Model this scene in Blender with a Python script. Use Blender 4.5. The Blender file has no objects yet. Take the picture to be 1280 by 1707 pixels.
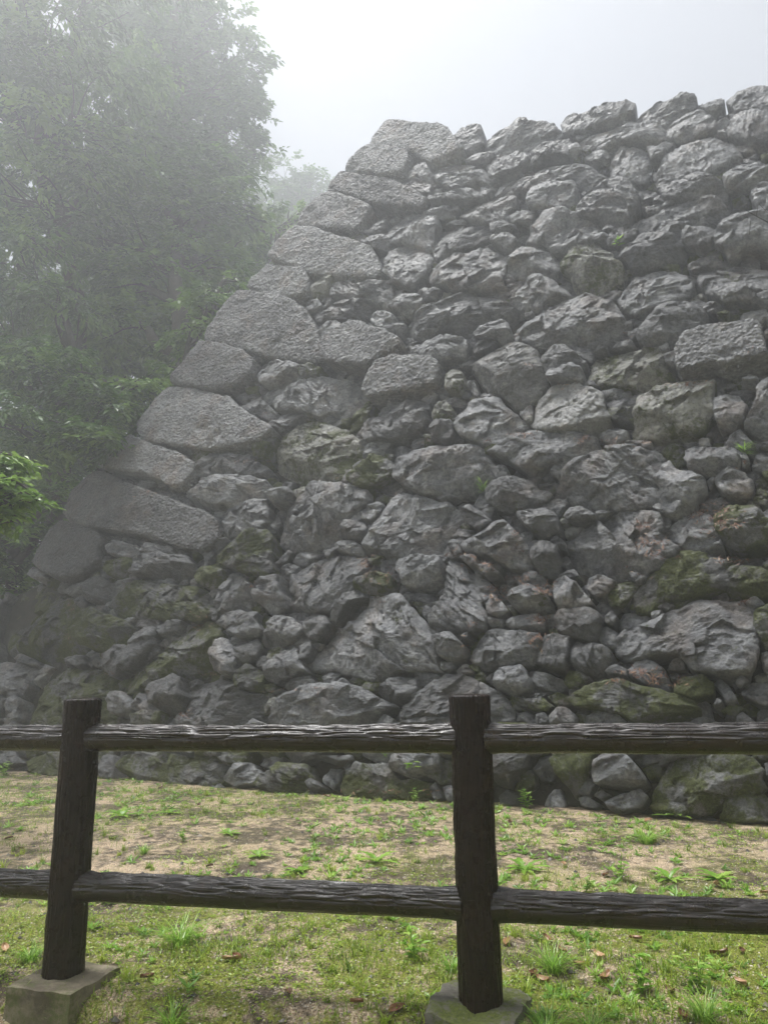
import bpy, math, random
import numpy as np
from mathutils import Matrix, Vector
from mathutils.bvhtree import BVHTree

random.seed(7); RNG = np.random.default_rng(7)
SC = bpy.context.scene
COL = SC.collection
R = math.radians

# ---------------------------------------------------------------- camera
W, H, F = 1280.0, 1707.0, 1230.0           # photograph size and focal length in its pixels
CAM = np.array([0.0, 0.0, 1.15])
zen = np.array([-80.0, 5413.0, -F]); zen /= np.linalg.norm(zen)      # world up seen from the camera
fwd_c = np.array([0, 0, -1.0]); fwd_c -= zen * fwd_c.dot(zen); fwd_c /= np.linalg.norm(fwd_c)
right_c = np.cross(fwd_c, zen)
RC = np.stack([right_c, fwd_c, zen])       # camera space -> world
cam_d = bpy.data.cameras.new('camera'); cam = bpy.data.objects.new('camera', cam_d); COL.objects.link(cam)
cam_d.sensor_fit = 'HORIZONTAL'; cam_d.sensor_width = 36.0; cam_d.lens = F / W * 36.0
cam_d.clip_start = 0.05; cam_d.clip_end = 2000
M4 = Matrix([[RC[i][j] for j in range(3)] + [CAM[i]] for i in range(3)] + [[0, 0, 0, 1]])
cam.matrix_world = M4
SC.camera = cam

# ---------------------------------------------------------------- sky, sun, exposure
SUN_EL, SUN_AZ = R(75), R(-62)              # azimuth from +Y towards +X: light comes from behind the wall on the right
world = bpy.data.worlds.new("World"); SC.world = world; world.use_nodes = True
nt = world.node_tree; nt.nodes.clear()
sky = nt.nodes.new('ShaderNodeTexSky'); sky.sky_type = 'NISHITA'; sky.sun_disc = False
sky.sun_elevation = SUN_EL; sky.sun_rotation = SUN_AZ; sky.dust_density = 1.5; sky.air_density = 1.0
hs = nt.nodes.new('ShaderNodeHueSaturation'); hs.inputs['Saturation'].default_value = 0.25
bg = nt.nodes.new('ShaderNodeBackground'); bg.inputs['Strength'].default_value = 0.125
wo = nt.nodes.new('ShaderNodeOutputWorld')
nt.links.new(sky.outputs[0], hs.inputs['Color']); nt.links.new(hs.outputs[0], bg.inputs['Color']); nt.links.new(bg.outputs[0], wo.inputs[0])
sd = bpy.data.lights.new('sun', 'SUN'); sd.energy = 4.4; sd.angle = R(18); sd.color = (1.0, 0.985, 0.965)
sun = bpy.data.objects.new('sun', sd); COL.objects.link(sun)
sv = Vector((math.cos(SUN_EL) * math.sin(SUN_AZ), math.cos(SUN_EL) * math.cos(SUN_AZ), math.sin(SUN_EL)))
sun.rotation_euler = sv.to_track_quat('Z', 'Y').to_euler(); sun.location = (20, 10, 30)
SC.view_settings.view_transform = 'Standard'; SC.view_settings.look = 'None'
SC.view_settings.exposure = 0.5; SC.view_settings.gamma = 1.0
SC.cycles.volume_bounces = 2; SC.cycles.max_bounces = 8; SC.cycles.diffuse_bounces = 3
SC.cycles.use_denoising = True

# ---------------------------------------------------------------- helpers
def ray(px, py):
    d = RC.T @ np.array([px - W / 2, H / 2 - py, -F]) if False else np.array([px - W / 2, H / 2 - py, -F])
    d = RC @ d
    return d / np.linalg.norm(d)
def on_z(px, py, z=0.0):
    d = ray(px, py); return CAM + d * ((z - CAM[2]) / d[2])
def at_dist(px, py, y):
    d = ray(px, py); return CAM + d * (y / d[1])

def hash3(i, j, k, seed):
    h = (i * 374761393 + j * 668265263 + k * 1274126177 + seed * 974711) & 0xffffffff
    h = ((h ^ (h >> 13)) * 1274126177) & 0xffffffff
    h = h ^ (h >> 16)
    return (h & 0xffffff) / float(0xffffff)
def vnoise(p, seed=0):
    p = np.asarray(p, float); i = np.floor(p).astype(np.int64); f = p - i; f = f * f * (3 - 2 * f)
    r = 0
    for a in (0, 1):
        wa = f[:, 0] if a else 1 - f[:, 0]
        for b in (0, 1):
            wb = f[:, 1] if b else 1 - f[:, 1]
            for c in (0, 1):
                wc = f[:, 2] if c else 1 - f[:, 2]
                r = r + wa * wb * wc * hash3(i[:, 0] + a, i[:, 1] + b, i[:, 2] + c, seed)
    return r * 2 - 1
def fbm(p, octv=4, seed=0, gain=0.5, ridged=False):
    r = 0; a = 1.0; s = 0.0; q = np.array(p, float)
    for o in range(octv):
        n = vnoise(q, seed + o)
        if ridged: n = 1 - 2 * np.abs(n)
        r = r + a * n; s += a; a *= gain; q = q * 2.03 + 11.7
    return r / s

def tag(o, label=None, cat=None, group=None, kind=None):
    if label: o['label'] = label
    if cat: o['category'] = cat
    if group: o['group'] = group
    if kind: o['kind'] = kind
    return o
def empty(name, loc, label=None, cat=None, group=None):
    o = bpy.data.objects.new(name, None); COL.objects.link(o); o.location = Vector(loc); o.empty_display_size = 0.2
    return tag(o, label, cat, group)
def mesh_np(name, V, Fc, mat, smooth=True, tint=None):
    """V (n,3), Fc (m,k) or a list of such arrays"""
    me = bpy.data.meshes.new(name)
    if not isinstance(Fc, (list, tuple)): Fc = [Fc]
    Fc = [np.asarray(f, np.int32) for f in Fc if len(f)]
    me.vertices.add(len(V)); me.vertices.foreach_set('co', np.asarray(V, np.float32).ravel())
    loops = np.concatenate([f.ravel() for f in Fc]); cnt = np.concatenate([np.full(len(f), f.shape[1], np.int32) for f in Fc])
    st = np.concatenate([[0], np.cumsum(cnt)[:-1]]).astype(np.int32)
    me.loops.add(len(loops)); me.loops.foreach_set('vertex_index', loops)
    me.polygons.add(len(cnt)); me.polygons.foreach_set('loop_start', st)
    me.polygons.foreach_set('use_smooth', np.full(len(cnt), smooth, bool))
    if tint is not None:
        at = me.attributes.new('tint', 'FLOAT', 'POINT'); at.data.foreach_set('value', np.asarray(tint, np.float32))
    me.materials.append(mat); me.update(calc_edges=True); me.validate()
    return me
def obj(name, me, parent=None, loc=None):
    o = bpy.data.objects.new(name, me); COL.objects.link(o)
    if loc is not None: o.location = Vector(loc)
    if parent is not None: o.parent = parent
    return o

# ---------------------------------------------------------------- materials
def new_mat(name):
    m = bpy.data.materials.new(name); m.use_nodes = True; n = m.node_tree; n.nodes.clear()
    out = n.nodes.new('ShaderNodeOutputMaterial'); b = n.nodes.new('ShaderNodeBsdfPrincipled')
    n.links.new(b.outputs[0], out.inputs[0]); return m, n, b
class NT:
    def __init__(s, n): s.n = n; s.pos = None
    def co(s, scale=(1, 1, 1)):
        g = s.n.nodes.new('ShaderNodeTexCoord'); mp = s.n.nodes.new('ShaderNodeMapping'); mp.inputs['Scale'].default_value = scale
        geo = s.n.nodes.new('ShaderNodeNewGeometry'); s.n.links.new(geo.outputs['Position'], mp.inputs[0]); return mp.outputs[0]
    def noise(s, scale, detail=4, rough=0.55, co=None, dist=0.0):
        t = s.n.nodes.new('ShaderNodeTexNoise'); t.inputs['Scale'].default_value = scale; t.inputs['Detail'].default_value = detail
        t.inputs['Roughness'].default_value = rough; t.inputs['Distortion'].default_value = dist
        s.n.links.new(co if co is not None else s.co(), t.inputs['Vector']); return t.outputs['Fac']
    def voro(s, scale, feature='F1', co=None, rnd=1.0):
        t = s.n.nodes.new('ShaderNodeTexVoronoi'); t.feature = feature; t.inputs['Scale'].default_value = scale; t.inputs['Randomness'].default_value = rnd
        s.n.links.new(co if co is not None else s.co(), t.inputs['Vector']); return t
    def ramp(s, fac, stops):
        r = s.n.nodes.new('ShaderNodeValToRGB'); e = r.color_ramp.elements
        while len(e) < len(stops): e.new(0.5)
        for i, (p, c) in enumerate(stops):
            e[i].position = p; e[i].color = (c if isinstance(c, tuple) else (c, c, c)) + (1,)
        s.n.links.new(fac, r.inputs[0]); return r.outputs[0]
    def mix(s, fac, a, b, mode='MIX'):
        m = s.n.nodes.new('ShaderNodeMix'); m.data_type = 'RGBA'; m.blend_type = mode
        for v, i in ((fac, 0), (a, 6), (b, 7)):
            if isinstance(v, (int, float)): m.inputs[i].default_value = v
            elif isinstance(v, tuple): m.inputs[i].default_value = v + (1,)
            else: s.n.links.new(v, m.inputs[i])
        return m.outputs[2]
    def math(s, op, a, b=0.0, c=None):
        m = s.n.nodes.new('ShaderNodeMath'); m.operation = op
        for i, v in enumerate((a, b, c)):
            if v is None: continue
            if isinstance(v, (int, float)): m.inputs[i].default_value = v
            else: s.n.links.new(v, m.inputs[i])
        return m.outputs[0]
    def attr(s, name='tint'):
        a = s.n.nodes.new('ShaderNodeAttribute'); a.attribute_name = name; return a.outputs['Fac']
    def bump(s, h, strength=0.5, dist=0.02, prev=None):
        b = s.n.nodes.new('ShaderNodeBump'); b.inputs['Strength'].default_value = strength; b.inputs['Distance'].default_value = dist
        s.n.links.new(h, b.inputs['Height'])
        if prev is not None: s.n.links.new(prev, b.inputs['Normal'])
        return b.outputs[0]

def rock_mat(name, c_dark, c_mid, c_light, moss=0.0, lichen=0.0, pit=0.0, rough=0.5):
    m, n, b = new_mat(name); t = NT(n)
    big = t.noise(1.3, 5, 0.6); med = t.noise(7, 8, 0.65); fine = t.noise(42, 6, 0.7)
    col = t.ramp(t.math('ADD', t.math('MULTIPLY', big, 0.4), t.math('MULTIPLY', med, 0.6)), [(0.32, c_dark), (0.5, c_mid), (0.7, c_light)])
    tv = t.math('MULTIPLY_ADD', t.attr(), 0.95, 0.5)
    cx = n.nodes.new('ShaderNodeCombineColor'); 
    for i in range(3): n.links.new(tv, cx.inputs[i])
    col = t.mix(1.0, col, cx.outputs[0], 'MULTIPLY')
    grain = t.ramp(t.noise(28, 7, 0.8), [(0.32, 0.55), (0.5, 1.0), (0.7, 1.4)])
    col = t.mix(1.0, col, grain, 'MULTIPLY')
    # warm brown iron stain, patchy
    st = t.ramp(t.noise(2.0, 5, 0.65), [(0.52, 0.0), (0.68, 0.6)])
    col = t.mix(st, col, t.mix(1.0, col, (0.95, 0.72, 0.56), 'MULTIPLY'))
    dk = t.ramp(t.noise(3.1, 6, 0.7, co=t.co((1.4, 1.4, .5))), [(0.55, 0.0), (0.66, 0.6)])
    col = t.mix(dk, col, t.mix(1.0, col, (0.42, 0.42, 0.45), 'MULTIPLY'))
    cl = t.ramp(t.noise(26, 8, 0.8), [(0.60, 0.0), (0.68, 0.5)])
    col = t.mix(cl, col, (0.36, 0.36, 0.33))
    if lichen > 0:
        l = t.ramp(t.noise(16, 7, 0.72, dist=0.6), [(0.60 - 0.16 * lichen, 0.0), (0.68 - 0.12 * lichen, 0.75)])
        col = t.mix(l, col, (0.30, 0.30, 0.25))
        sp = t.ramp(t.voro(22).outputs['Distance'], [(0.10, 1.0), (0.17, 0.0)])
        col = t.mix(t.math('MULTIPLY', sp, 0.8), col, (0.03, 0.034, 0.022))
    ms = None
    a = 0.66 - 0.24 * moss
    ms = t.ramp(t.math('ADD', t.math('MULTIPLY', t.noise(2.8, 4, 0.6), 0.62), t.math('MULTIPLY', t.noise(17, 6, 0.75), 0.38)), [(a, 0.0), (a + 0.07, 1.0)])
    mc = t.ramp(t.noise(55, 5, 0.8), [(0.35, (0.022, 0.028, 0.005)), (0.55, (0.075, 0.09, 0.014)), (0.75, (0.19, 0.21, 0.035))])
    col = t.mix(ms, col, mc)
    n.links.new(col, b.inputs['Base Color'])
    rr = t.ramp(med, [(0.3, rough - 0.12), (0.7, rough + 0.15)])
    rr = t.mix(ms, rr, (0.9, 0.9, 0.9))
    n.links.new(rr, b.inputs['Roughness'])
    b.inputs['Specular IOR Level'].default_value = 0.6; b.inputs['Coat Weight'].default_value = 0.08 if pit == 0 else 0.0; b.inputs['Coat Roughness'].default_value = 0.3
    cr = t.noise(10, 9, 0.75, co=t.co((1, 1, 1.8)), dist=0.5)
    nb = t.bump(cr, 1.0, 0.10)
    vc = t.voro(6.5, 'DISTANCE_TO_EDGE', co=t.mix(0.12, t.co((1, 1, 1.6)), t.n.nodes[-1].outputs[0]) if False else t.co((1, 1, 1.7)))
    nb = t.bump(t.ramp(vc.outputs['Distance'], [(0.0, 0.0), (0.05, 1.0)]), 0.22, 0.02, nb)
    nb = t.bump(t.noise(23, 6, 0.82, co=t.co((1, 1, 1.3))), 0.6, 0.03, nb)
    nb = t.bump(fine, 0.6, 0.02, nb)
    if pit > 0:
        v = t.voro(21, co=None); v2 = t.noise(34, 3, 0.6)
        nb = t.bump(v.outputs['Distance'], 0.9 * pit, 0.06, nb); nb = t.bump(v2, 0.6 * pit, 0.02, nb)
    nb = t.bump(t.math('MULTIPLY', ms, t.noise(120, 3, 0.8)), 0.6, 0.02, nb)
    n.links.new(nb, b.inputs['Normal'])
    return m
ROCK = rock_mat('wet_rock', (0.055, 0.057, 0.063), (0.155, 0.159, 0.168), (0.34, 0.34, 0.343), moss=0.2, rough=0.5)
ROCK_D = rock_mat('dressed_rock', (0.10, 0.102, 0.108), (0.185, 0.187, 0.193), (0.31, 0.31, 0.312), moss=-0.1, pit=0.8, rough=0.62)
ROCK_M = rock_mat('mossy_rock', (0.045, 0.047, 0.048), (0.115, 0.117, 0.117), (0.23, 0.23, 0.222), moss=0.88, rough=0.5)
ROCK_L = rock_mat('lichen_rock', (0.08, 0.08, 0.078), (0.18, 0.18, 0.17), (0.32, 0.32, 0.295), moss=0.66, lichen=1.0, rough=0.6)
ROCK_P = rock_mat('pale_rock', (0.17, 0.173, 0.176), (0.27, 0.271, 0.27), (0.39, 0.39, 0.38), moss=-0.1, lichen=0.3, rough=0.5)
# ---------------------------------------------------------------- outlines of the wall's stones (photograph pixels, read in enlarged crops)
CROPS = {
'P0': (0, 0, 1.0, """
673 533,684 516,711 503,737 493,762 475,780 480,825 482,845 494,861 505,862 520,850 530,812 537,780 545,755 555,728 560,700 558,676 550
445 661,464 644,498 627,526 620,565 619,600 630,600 643,585 672,557 677,520 681,490 678,455 675
L 430 775,440 755,450 720,475 702,497 690,520 686,545 698,565 705,585 722,600 740,590 757,572 772,560 785,530 800,495 795,460 790
755 700,765 680,777 662,795 650,820 650,846 672,868 690,872 706,855 718,830 727,800 730,772 722,758 710
580 1020,595 1007,630 987,660 989,680 1007,702 1030,705 1045,719 1072,717 1110,700 1108,680 1112,640 1122,607 1130,580 1120,545 1112,510 1108,500 1098,515 1078,540 1055,560 1038
842 985,845 975,858 972,875 970,900 985,910 992,910 1005,885 1010,860 1010,848 1003
289 1172,295 1145,315 1127,345 1125,365 1130,390 1146,420 1150,432 1170,425 1190,400 1203,370 1213,330 1215,300 1208,288 1190
"""),
'A': (540, 120, 3.048, """
D 325 242,370 242,500 260,580 258,630 280,660 330,705 385,640 420,540 462,440 400,330 375,232 370,250 320,285 275
640 275,675 243,780 245,797 290,790 340,740 380,700 375,660 320
800 290,880 255,930 215,975 195,1050 205,1110 190,1160 215,1188 240,1185 285,1080 350,1000 345,870 375,795 345
D 230 372,330 380,425 405,440 455,400 520,320 535,210 515,112 505,130 455,185 400
D 90 508,240 530,350 545,450 590,520 635,490 680,350 680,240 665,130 625,22 605,45 560
545 465,600 430,640 420,770 435,815 470,820 520,760 520,710 545,640 560,570 540,540 500
800 425,890 385,990 350,1040 375,1030 430,960 475,860 500,820 480
440 450,520 460,540 500,540 545,430 530,410 510
350 545,430 530,540 555,530 600,450 590
510 605,570 565,680 555,770 570,790 590,680 620,600 635,540 635
670 640,720 610,830 585,930 580,965 620,965 650,910 680,900 720,860 735,740 725,670 690
840 530,890 490,1010 465,1070 435,1150 400,1216 399,1314 427,1369 451,1432 479,1424 515,1350 543,1268 549,1150 560,1040 570,930 560,840 575
1030 600,1060 570,1160 545,1255 540,1275 590,1265 630,1180 655,1050 660,1030 640
1050 380,1110 345,1230 300,1250 340,1230 395,1120 400,1040 440
490 685,570 640,610 645,640 690,580 710,520 700
275 785,320 720,375 680,500 685,560 710,560 745,520 850,480 860,330 840,280 815
528 850,540 780,560 740,720 725,825 735,840 790,760 830,650 870,560 935,530 900
830 740,900 735,965 765,890 800,845 800
920 720,1000 680,1060 685,1040 730,960 745
1010 820,1040 745,1110 675,1200 672,1330 705,1395 742,1390 780,1270 800,1180 860,1100 855
185 855,210 830,290 808,325 840,290 880,240 875
285 930,320 880,390 830,460 845,520 900,525 960,480 1020,440 1060,340 1050,290 990
520 1000,560 940,650 865,690 870,790 840,860 855,905 900,890 960,880 1020,820 1070,700 1080,600 1070,530 1050
830 835,870 805,930 805,975 840,930 875,870 850
910 965,950 910,970 860,1070 862,1175 915,1180 960,1130 1000,1030 1000,920 990
890 1035,920 1005,985 1010,980 1050,930 1060
705 420,760 380,840 375,860 395,780 430
710 545,780 525,825 555,810 580,740 570
580 720,640 705,690 725,640 735
235 760,260 705,300 715,290 760,230 800,190 800
"""),
'B': (900, 120, 3.368, """
105 215,140 185,330 165,430 150,480 138,510 150,518 195,440 225,330 250,250 275,170 300,110 280
520 190,600 145,700 112,790 95,850 98,865 125,850 165,760 200,700 235,600 235,530 210
865 130,900 105,905 150,870 155
900 125,930 85,1000 72,1025 100,1020 140,960 180,905 155
1040 90,1130 60,1280 42,1340 60,1360 200,1280 200,1170 190,1100 195,1075 150
200 330,240 300,430 245,560 235,650 250,695 285,690 330,560 345,430 370,330 385,210 385
700 270,740 220,830 180,890 162,950 180,975 240,960 290,880 320,770 345,710 320
965 195,1000 175,1065 205,1050 240,990 265,970 230
1045 270,1100 215,1190 195,1290 210,1350 270,1290 330,1180 350,1060 310
375 500,385 430,440 380,520 372,590 395,608 450,600 520,560 570,480 565,380 555
650 495,700 410,780 365,950 320,1050 335,1110 370,1115 410,1020 480,930 540,850 515,700 525
645 590,680 545,780 515,870 525,960 570,1030 610,1065 660,1020 690,930 670,800 690,700 670,650 620
1030 570,1060 510,1110 465,1240 460,1340 490,1340 560,1230 580,1150 610,1040 620
M 1225 380,1280 345,1350 360,1340 430,1240 440
180 750,230 690,330 620,370 575,420 565,500 600,540 660,550 710,490 790,380 820,310 780,200 760
205 640,280 595,340 600,300 640,230 680
555 690,620 655,680 690,650 720,580 720
520 620,580 580,640 600,630 640,550 650
490 800,560 745,680 710,900 675,1000 680,1045 720,1065 785,990 830,880 830,790 880,700 890,590 880,520 840
1045 710,1080 680,1150 675,1190 740,1150 770,1080 775
1180 640,1210 595,1300 580,1370 620,1370 740,1260 760,1195 720
985 880,1010 820,1110 780,1280 765,1370 780,1370 950,1150 950,1060 1000,990 930
795 890,850 845,900 835,980 840,975 900,920 955,810 940
440 940,520 920,580 890,660 878,740 910,795 960,790 1000,700 1030,560 1060,520 1080,440 1010
815 1030,880 990,970 975,1050 1020,1030 1035,900 1040,840 1060
L 115 1080,150 990,200 950,290 935,380 980,450 1050,470 1100,440 1140,380 1170,280 1200,180 1160
230 420,300 390,370 400,370 440,270 455,235 440
100 310,150 285,180 310,150 340
60 950,120 930,300 875,370 890,380 930,300 925,150 980,60 985
335 860,360 825,420 835,400 860
590 385,650 375,690 390,680 430,610 440
605 470,650 455,670 490,640 540,610 530
150 400,200 370,225 400,160 440
990 300,1035 295,1045 320,1000 315
1120 380,1210 375,1200 440,1120 440
"""),
'C': (340, 280, 3.048, """
D 640 125,700 130,790 165,850 195,830 240,770 320,700 315,600 310,478 300,500 240,560 175,600 135
D 475 310,560 310,700 350,840 385,870 450,880 500,850 535,700 540,540 535,470 500,380 480,340 455,370 410,430 350
D 320 490,400 500,510 510,535 560,530 620,480 655,400 655,310 630,215 600,240 560
D 190 640,330 640,440 670,510 710,560 800,580 880,580 950,530 970,400 960,250 930,120 900,8 880,40 820,100 740
615 595,650 560,720 560,800 580,850 550,920 565,935 630,910 660,820 645,720 640,630 630
530 720,570 690,660 650,760 645,890 665,910 690,850 730,750 740,620 760,550 755
500 690,520 645,560 650,580 680,530 710,505 715
575 820,600 770,660 760,710 800,660 830,590 845
D 590 920,590 880,640 840,750 775,800 785,920 830,1010 880,1000 905,900 960,820 1010,720 1000,640 990,595 960
840 770,870 730,920 720,970 750,940 800,870 800
900 690,930 660,990 630,1060 620,1105 660,1080 690,1020 720,950 705
940 590,1000 570,1080 590,1020 620,960 620
1075 620,1110 575,1190 600,1160 650,1110 660
1020 880,1060 850,1110 860,1130 880,1080 920,1030 910
1085 915,1130 870,1210 840,1290 850,1330 880,1310 930,1200 960,1110 945
850 270,870 215,910 220,890 270
790 325,820 280,880 275,890 300,840 330
"""),
'D': (700, 380, 3.765, """
540 410,580 350,650 310,660 275,720 258,800 290,880 340,930 380,870 390,800 400,740 450,690 465,600 445
580 590,620 540,700 480,760 420,880 395,1010 385,1110 395,1200 440,1230 500,1280 560,1250 620,1180 680,1060 710,960 690,850 715,730 705,620 650
490 310,530 265,610 265,610 310,560 330
365 365,420 335,530 335,540 370,450 380
335 640,370 600,440 570,510 558,550 600,560 660,500 685,440 660,340 670
310 730,350 680,440 665,445 690,390 740,320 760
P 300 800,340 760,450 700,560 682,650 700,720 740,740 840,760 900,740 970,680 1040,560 1075,480 1010,340 935,310 880
750 800,780 760,830 720,900 725,980 770,1025 790,1020 830,900 850,780 870
870 715,940 690,1040 695,1060 740,1040 775,960 750
780 900,800 860,930 840,1010 870,1000 930,900 925,800 920
820 280,880 240,950 290,990 340,970 370,880 330
620 470,680 455,680 480,630 500
"""),
'E': (960, 380, 4.0, """
235 430,300 330,350 270,450 230,560 210,660 240,745 300,755 370,700 430,600 450,480 500,400 530,300 500
800 250,850 205,960 190,1110 170,1240 190,1340 230,1340 450,1200 470,1060 445,980 470,880 400,810 330
695 460,760 420,850 405,850 440,790 475
820 480,890 435,960 470,990 510,900 520,840 510
390 700,420 640,500 570,540 500,620 475,740 470,820 505,850 570,820 640,790 680,680 710,560 740,450 740
P 1090 530,1100 500,1250 475,1280 540,1200 590,1110 605
D 655 820,680 760,720 710,880 655,1060 625,1190 615,1230 660,1260 740,1275 830,1200 870,1060 890,980 930,900 910,800 950,700 950,660 900
290 540,340 525,440 560,410 590,330 580
290 640,340 595,440 600,400 670,340 690
210 750,270 700,350 695,380 735,300 745
100 780,140 745,190 750,180 770
575 800,640 760,680 760,650 820,640 870,590 860
540 760,600 735,610 770,560 790
M 930 540,980 520,1020 530,990 560
1245 610,1290 590,1340 600,1340 670,1250 670
145 1080,220 1060,330 1070,395 1110,380 1150,240 1140,190 1120
M 215 1190,310 1160,380 1165,370 1260,250 1250,200 1220
620 990,650 930,690 950,700 990,650 1010
70 1020,150 1000,280 990,260 1030,150 1060
180 90,240 80,290 110,270 140,210 120
L 55 930,70 840,110 790,200 765,330 745,490 745,550 775,570 830,565 880,620 900,630 940,540 1000,430 1010,300 1000,150 980,60 960
"""),
'F': (200, 540, 3.556, """
D 490 115,600 125,740 170,795 215,790 290,730 340,690 360,640 380,560 395,440 375,380 365,310 350,320 310,380 240,440 170
D 280 370,430 375,560 410,640 430,700 490,780 540,870 590,900 620,830 680,700 720,560 740,400 730,250 710,150 690,110 640,105 580,150 520,210 440
790 250,820 200,900 190,1010 215,1050 230,990 290,920 340,850 360,810 320
M 1040 240,1100 215,1180 250,1150 285,1060 300
960 310,1000 280,1050 310,1000 345
690 460,740 410,810 420,870 470,915 520,890 555,800 530,720 490
640 420,700 385,750 400,700 440
M 710 350,790 340,790 380,720 385
M 765 740,790 690,850 640,900 640,870 700,830 760,780 765
430 860,460 800,500 745,540 750,550 790,500 840,520 880,450 890
520 830,560 750,640 755,740 770,820 810,840 850,760 880,640 885,530 875
360 980,420 930,510 880,700 880,830 900,860 950,850 1000,760 1040,620 1055,500 1060,400 1050,365 1020
860 1000,900 950,960 940,990 980,960 1030,880 1045
"""),
'G': (520, 560, 4.0, """
D 340 370,390 250,440 180,540 135,780 130,845 180,850 270,820 320,680 360,540 390,390 420
L 880 230,910 195,980 210,1000 290,950 340,870 330
985 165,1020 180,1050 260,1080 330,1060 360,1010 310
780 385,860 345,1000 360,1020 385,960 420,860 400
L 780 490,820 420,870 415,920 460,920 520,860 540,790 530
765 600,780 550,830 535,915 555,915 650,870 680,790 670
270 600,300 540,430 510,550 470,610 410,740 400,765 450,740 540,690 610,620 650,560 660,460 660,370 670,300 640
615 680,650 625,730 630,720 670,650 690
430 720,480 690,560 680,640 720,600 760,500 760
490 790,540 750,575 770,540 810
500 850,580 770,690 710,830 690,940 680,1080 700,1140 750,1170 830,1170 900,1100 950,1000 1000,870 1010,720 1010,600 960,520 900
M 215 920,270 860,370 765,450 775,505 830,470 890,400 950,330 980,270 960
1150 770,1200 760,1260 830,1280 900,1210 930,1170 860
M 360 1030,410 980,490 1030,470 1060,400 1060
"""),
'H': (800, 620, 4.0, """
P 325 290,340 200,380 110,440 30,590 15,680 50,780 120,810 200,850 240,800 310,720 335,560 345,420 345,340 320
30 760,70 710,200 665,290 690,370 740,445 770,400 820,290 850,200 870,80 870,20 830
30 500,110 450,200 410,330 370,450 350,640 355,740 390,770 420,700 480,600 550,450 570,300 630,250 600,180 560,90 530
330 660,400 650,510 660,480 710,430 740,370 720
800 360,850 320,900 310,960 360,960 410,860 430,800 400
470 760,540 650,620 560,720 500,830 455,960 440,1100 470,1200 510,1210 570,1150 650,1170 750,1160 800,1080 840,900 870,700 860,560 820,480 790
230 940,280 905,430 900,500 930,500 1030,430 1060,330 1040,290 1000
540 920,580 870,650 860,750 910,740 935,640 950,560 945
525 1000,550 950,640 955,580 1020,530 1040
220 160,270 155,310 170,320 220,270 265,230 220
1030 90,1080 60,1150 70,1060 110
"""),
'I': (1020, 600, 4.923, """
L 160 500,180 340,210 240,320 200,430 160,600 130,740 115,820 140,835 220,825 300,820 400,760 470,700 540,480 570,330 590,200 610,120 600,110 520
390 870,450 800,520 870,640 900,750 950,740 1030,690 1100,640 1200,560 1230,470 1200,360 1130,330 1050,380 1000,330 940
390 740,430 760,510 830,480 880,400 830
330 1180,370 1150,480 1230,560 1240,500 1270,400 1230
820 290,890 250,1020 245,1080 310,1100 350,1060 440,1000 500,890 515,840 450,825 370
830 120,900 85,1000 90,1005 130,900 145,840 155
930 160,1050 135,1150 140,1130 180,1080 220,960 215
1060 110,1120 85,1190 110,1180 145,1070 135
840 180,890 150,915 200,900 240,850 240
1180 200,1220 130,1280 105,1360 120,1360 560,1220 560,1100 500,1090 460,1140 380,1180 300
1090 280,1150 255,1160 300,1120 320
M 790 570,850 550,940 580,920 620,850 650,800 620
P 690 590,720 570,775 570,785 630,740 645,700 640
920 640,970 560,1040 525,1100 590,1170 670,1120 700,1020 670
600 690,650 660,800 655,970 660,1010 710,1030 800,1000 850,860 880,760 890,640 850,590 760
1010 690,1080 700,1115 780,1060 840,1030 780
1130 800,1170 690,1260 660,1350 680,1350 850,1250 840,1180 840
825 920,880 870,1000 840,1080 890,1140 970,1130 1060,1010 1080,900 1040,840 980
760 920,850 850,880 870,820 930,780 980
690 1180,720 1100,800 1065,890 1040,960 1110,990 1160,880 1210,760 1220
965 1110,1000 1095,1120 1150,1030 1165
750 540,760 510,810 510,790 545
1190 650,1230 620,1330 620,1330 650,1240 660
M 1145 900,1200 850,1250 900,1250 960,1160 960
M 1145 1060,1180 1000,1290 1010,1350 1080,1270 1160,1150 1120
"""),
'J': (0, 700, 3.765, """
D 640 300,680 240,760 150,830 105,900 130,1000 170,1100 200,1215 260,1200 330,1150 400,1080 420,1010 380,900 340,770 330
D 430 600,440 560,480 480,560 390,630 335,700 350,800 400,950 450,1100 500,1280 570,1330 610,1330 720,1250 790,1120 790,1000 750,850 710,700 690,560 680,460 640
D 215 890,260 790,330 690,390 635,500 660,620 710,640 750,600 880,540 940,430 990,330 980,250 940
980 140,1080 170,1190 190,1170 225,1060 190
890 410,960 395,1050 420,1040 460,940 430
1050 430,1090 405,1135 440,1100 470,1060 460
M 620 920,660 880,790 855,800 940,730 970,660 960
795 930,800 860,830 825,1000 820,1140 830,1160 900,1150 960,1060 970,930 960,830 960
640 780,700 750,820 770,850 800,780 850,680 830
680 730,710 700,800 720,860 760,760 750
850 800,900 760,1030 770,1040 810,960 820,860 820
1150 900,1160 820,1220 830,1225 890,1180 940
130 950,180 905,250 950,260 980,200 990
460 1030,500 980,600 965,660 1010,660 1060,610 1110,500 1110,460 1070
420 1070,460 1055,490 1130,470 1170,430 1130
310 1030,360 1000,430 1015,420 1060,350 1060
560 920,600 900,620 930,600 960,570 950
730 1000,770 970,810 985,770 1020
610 830,660 830,650 880,620 880
"""),
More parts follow.
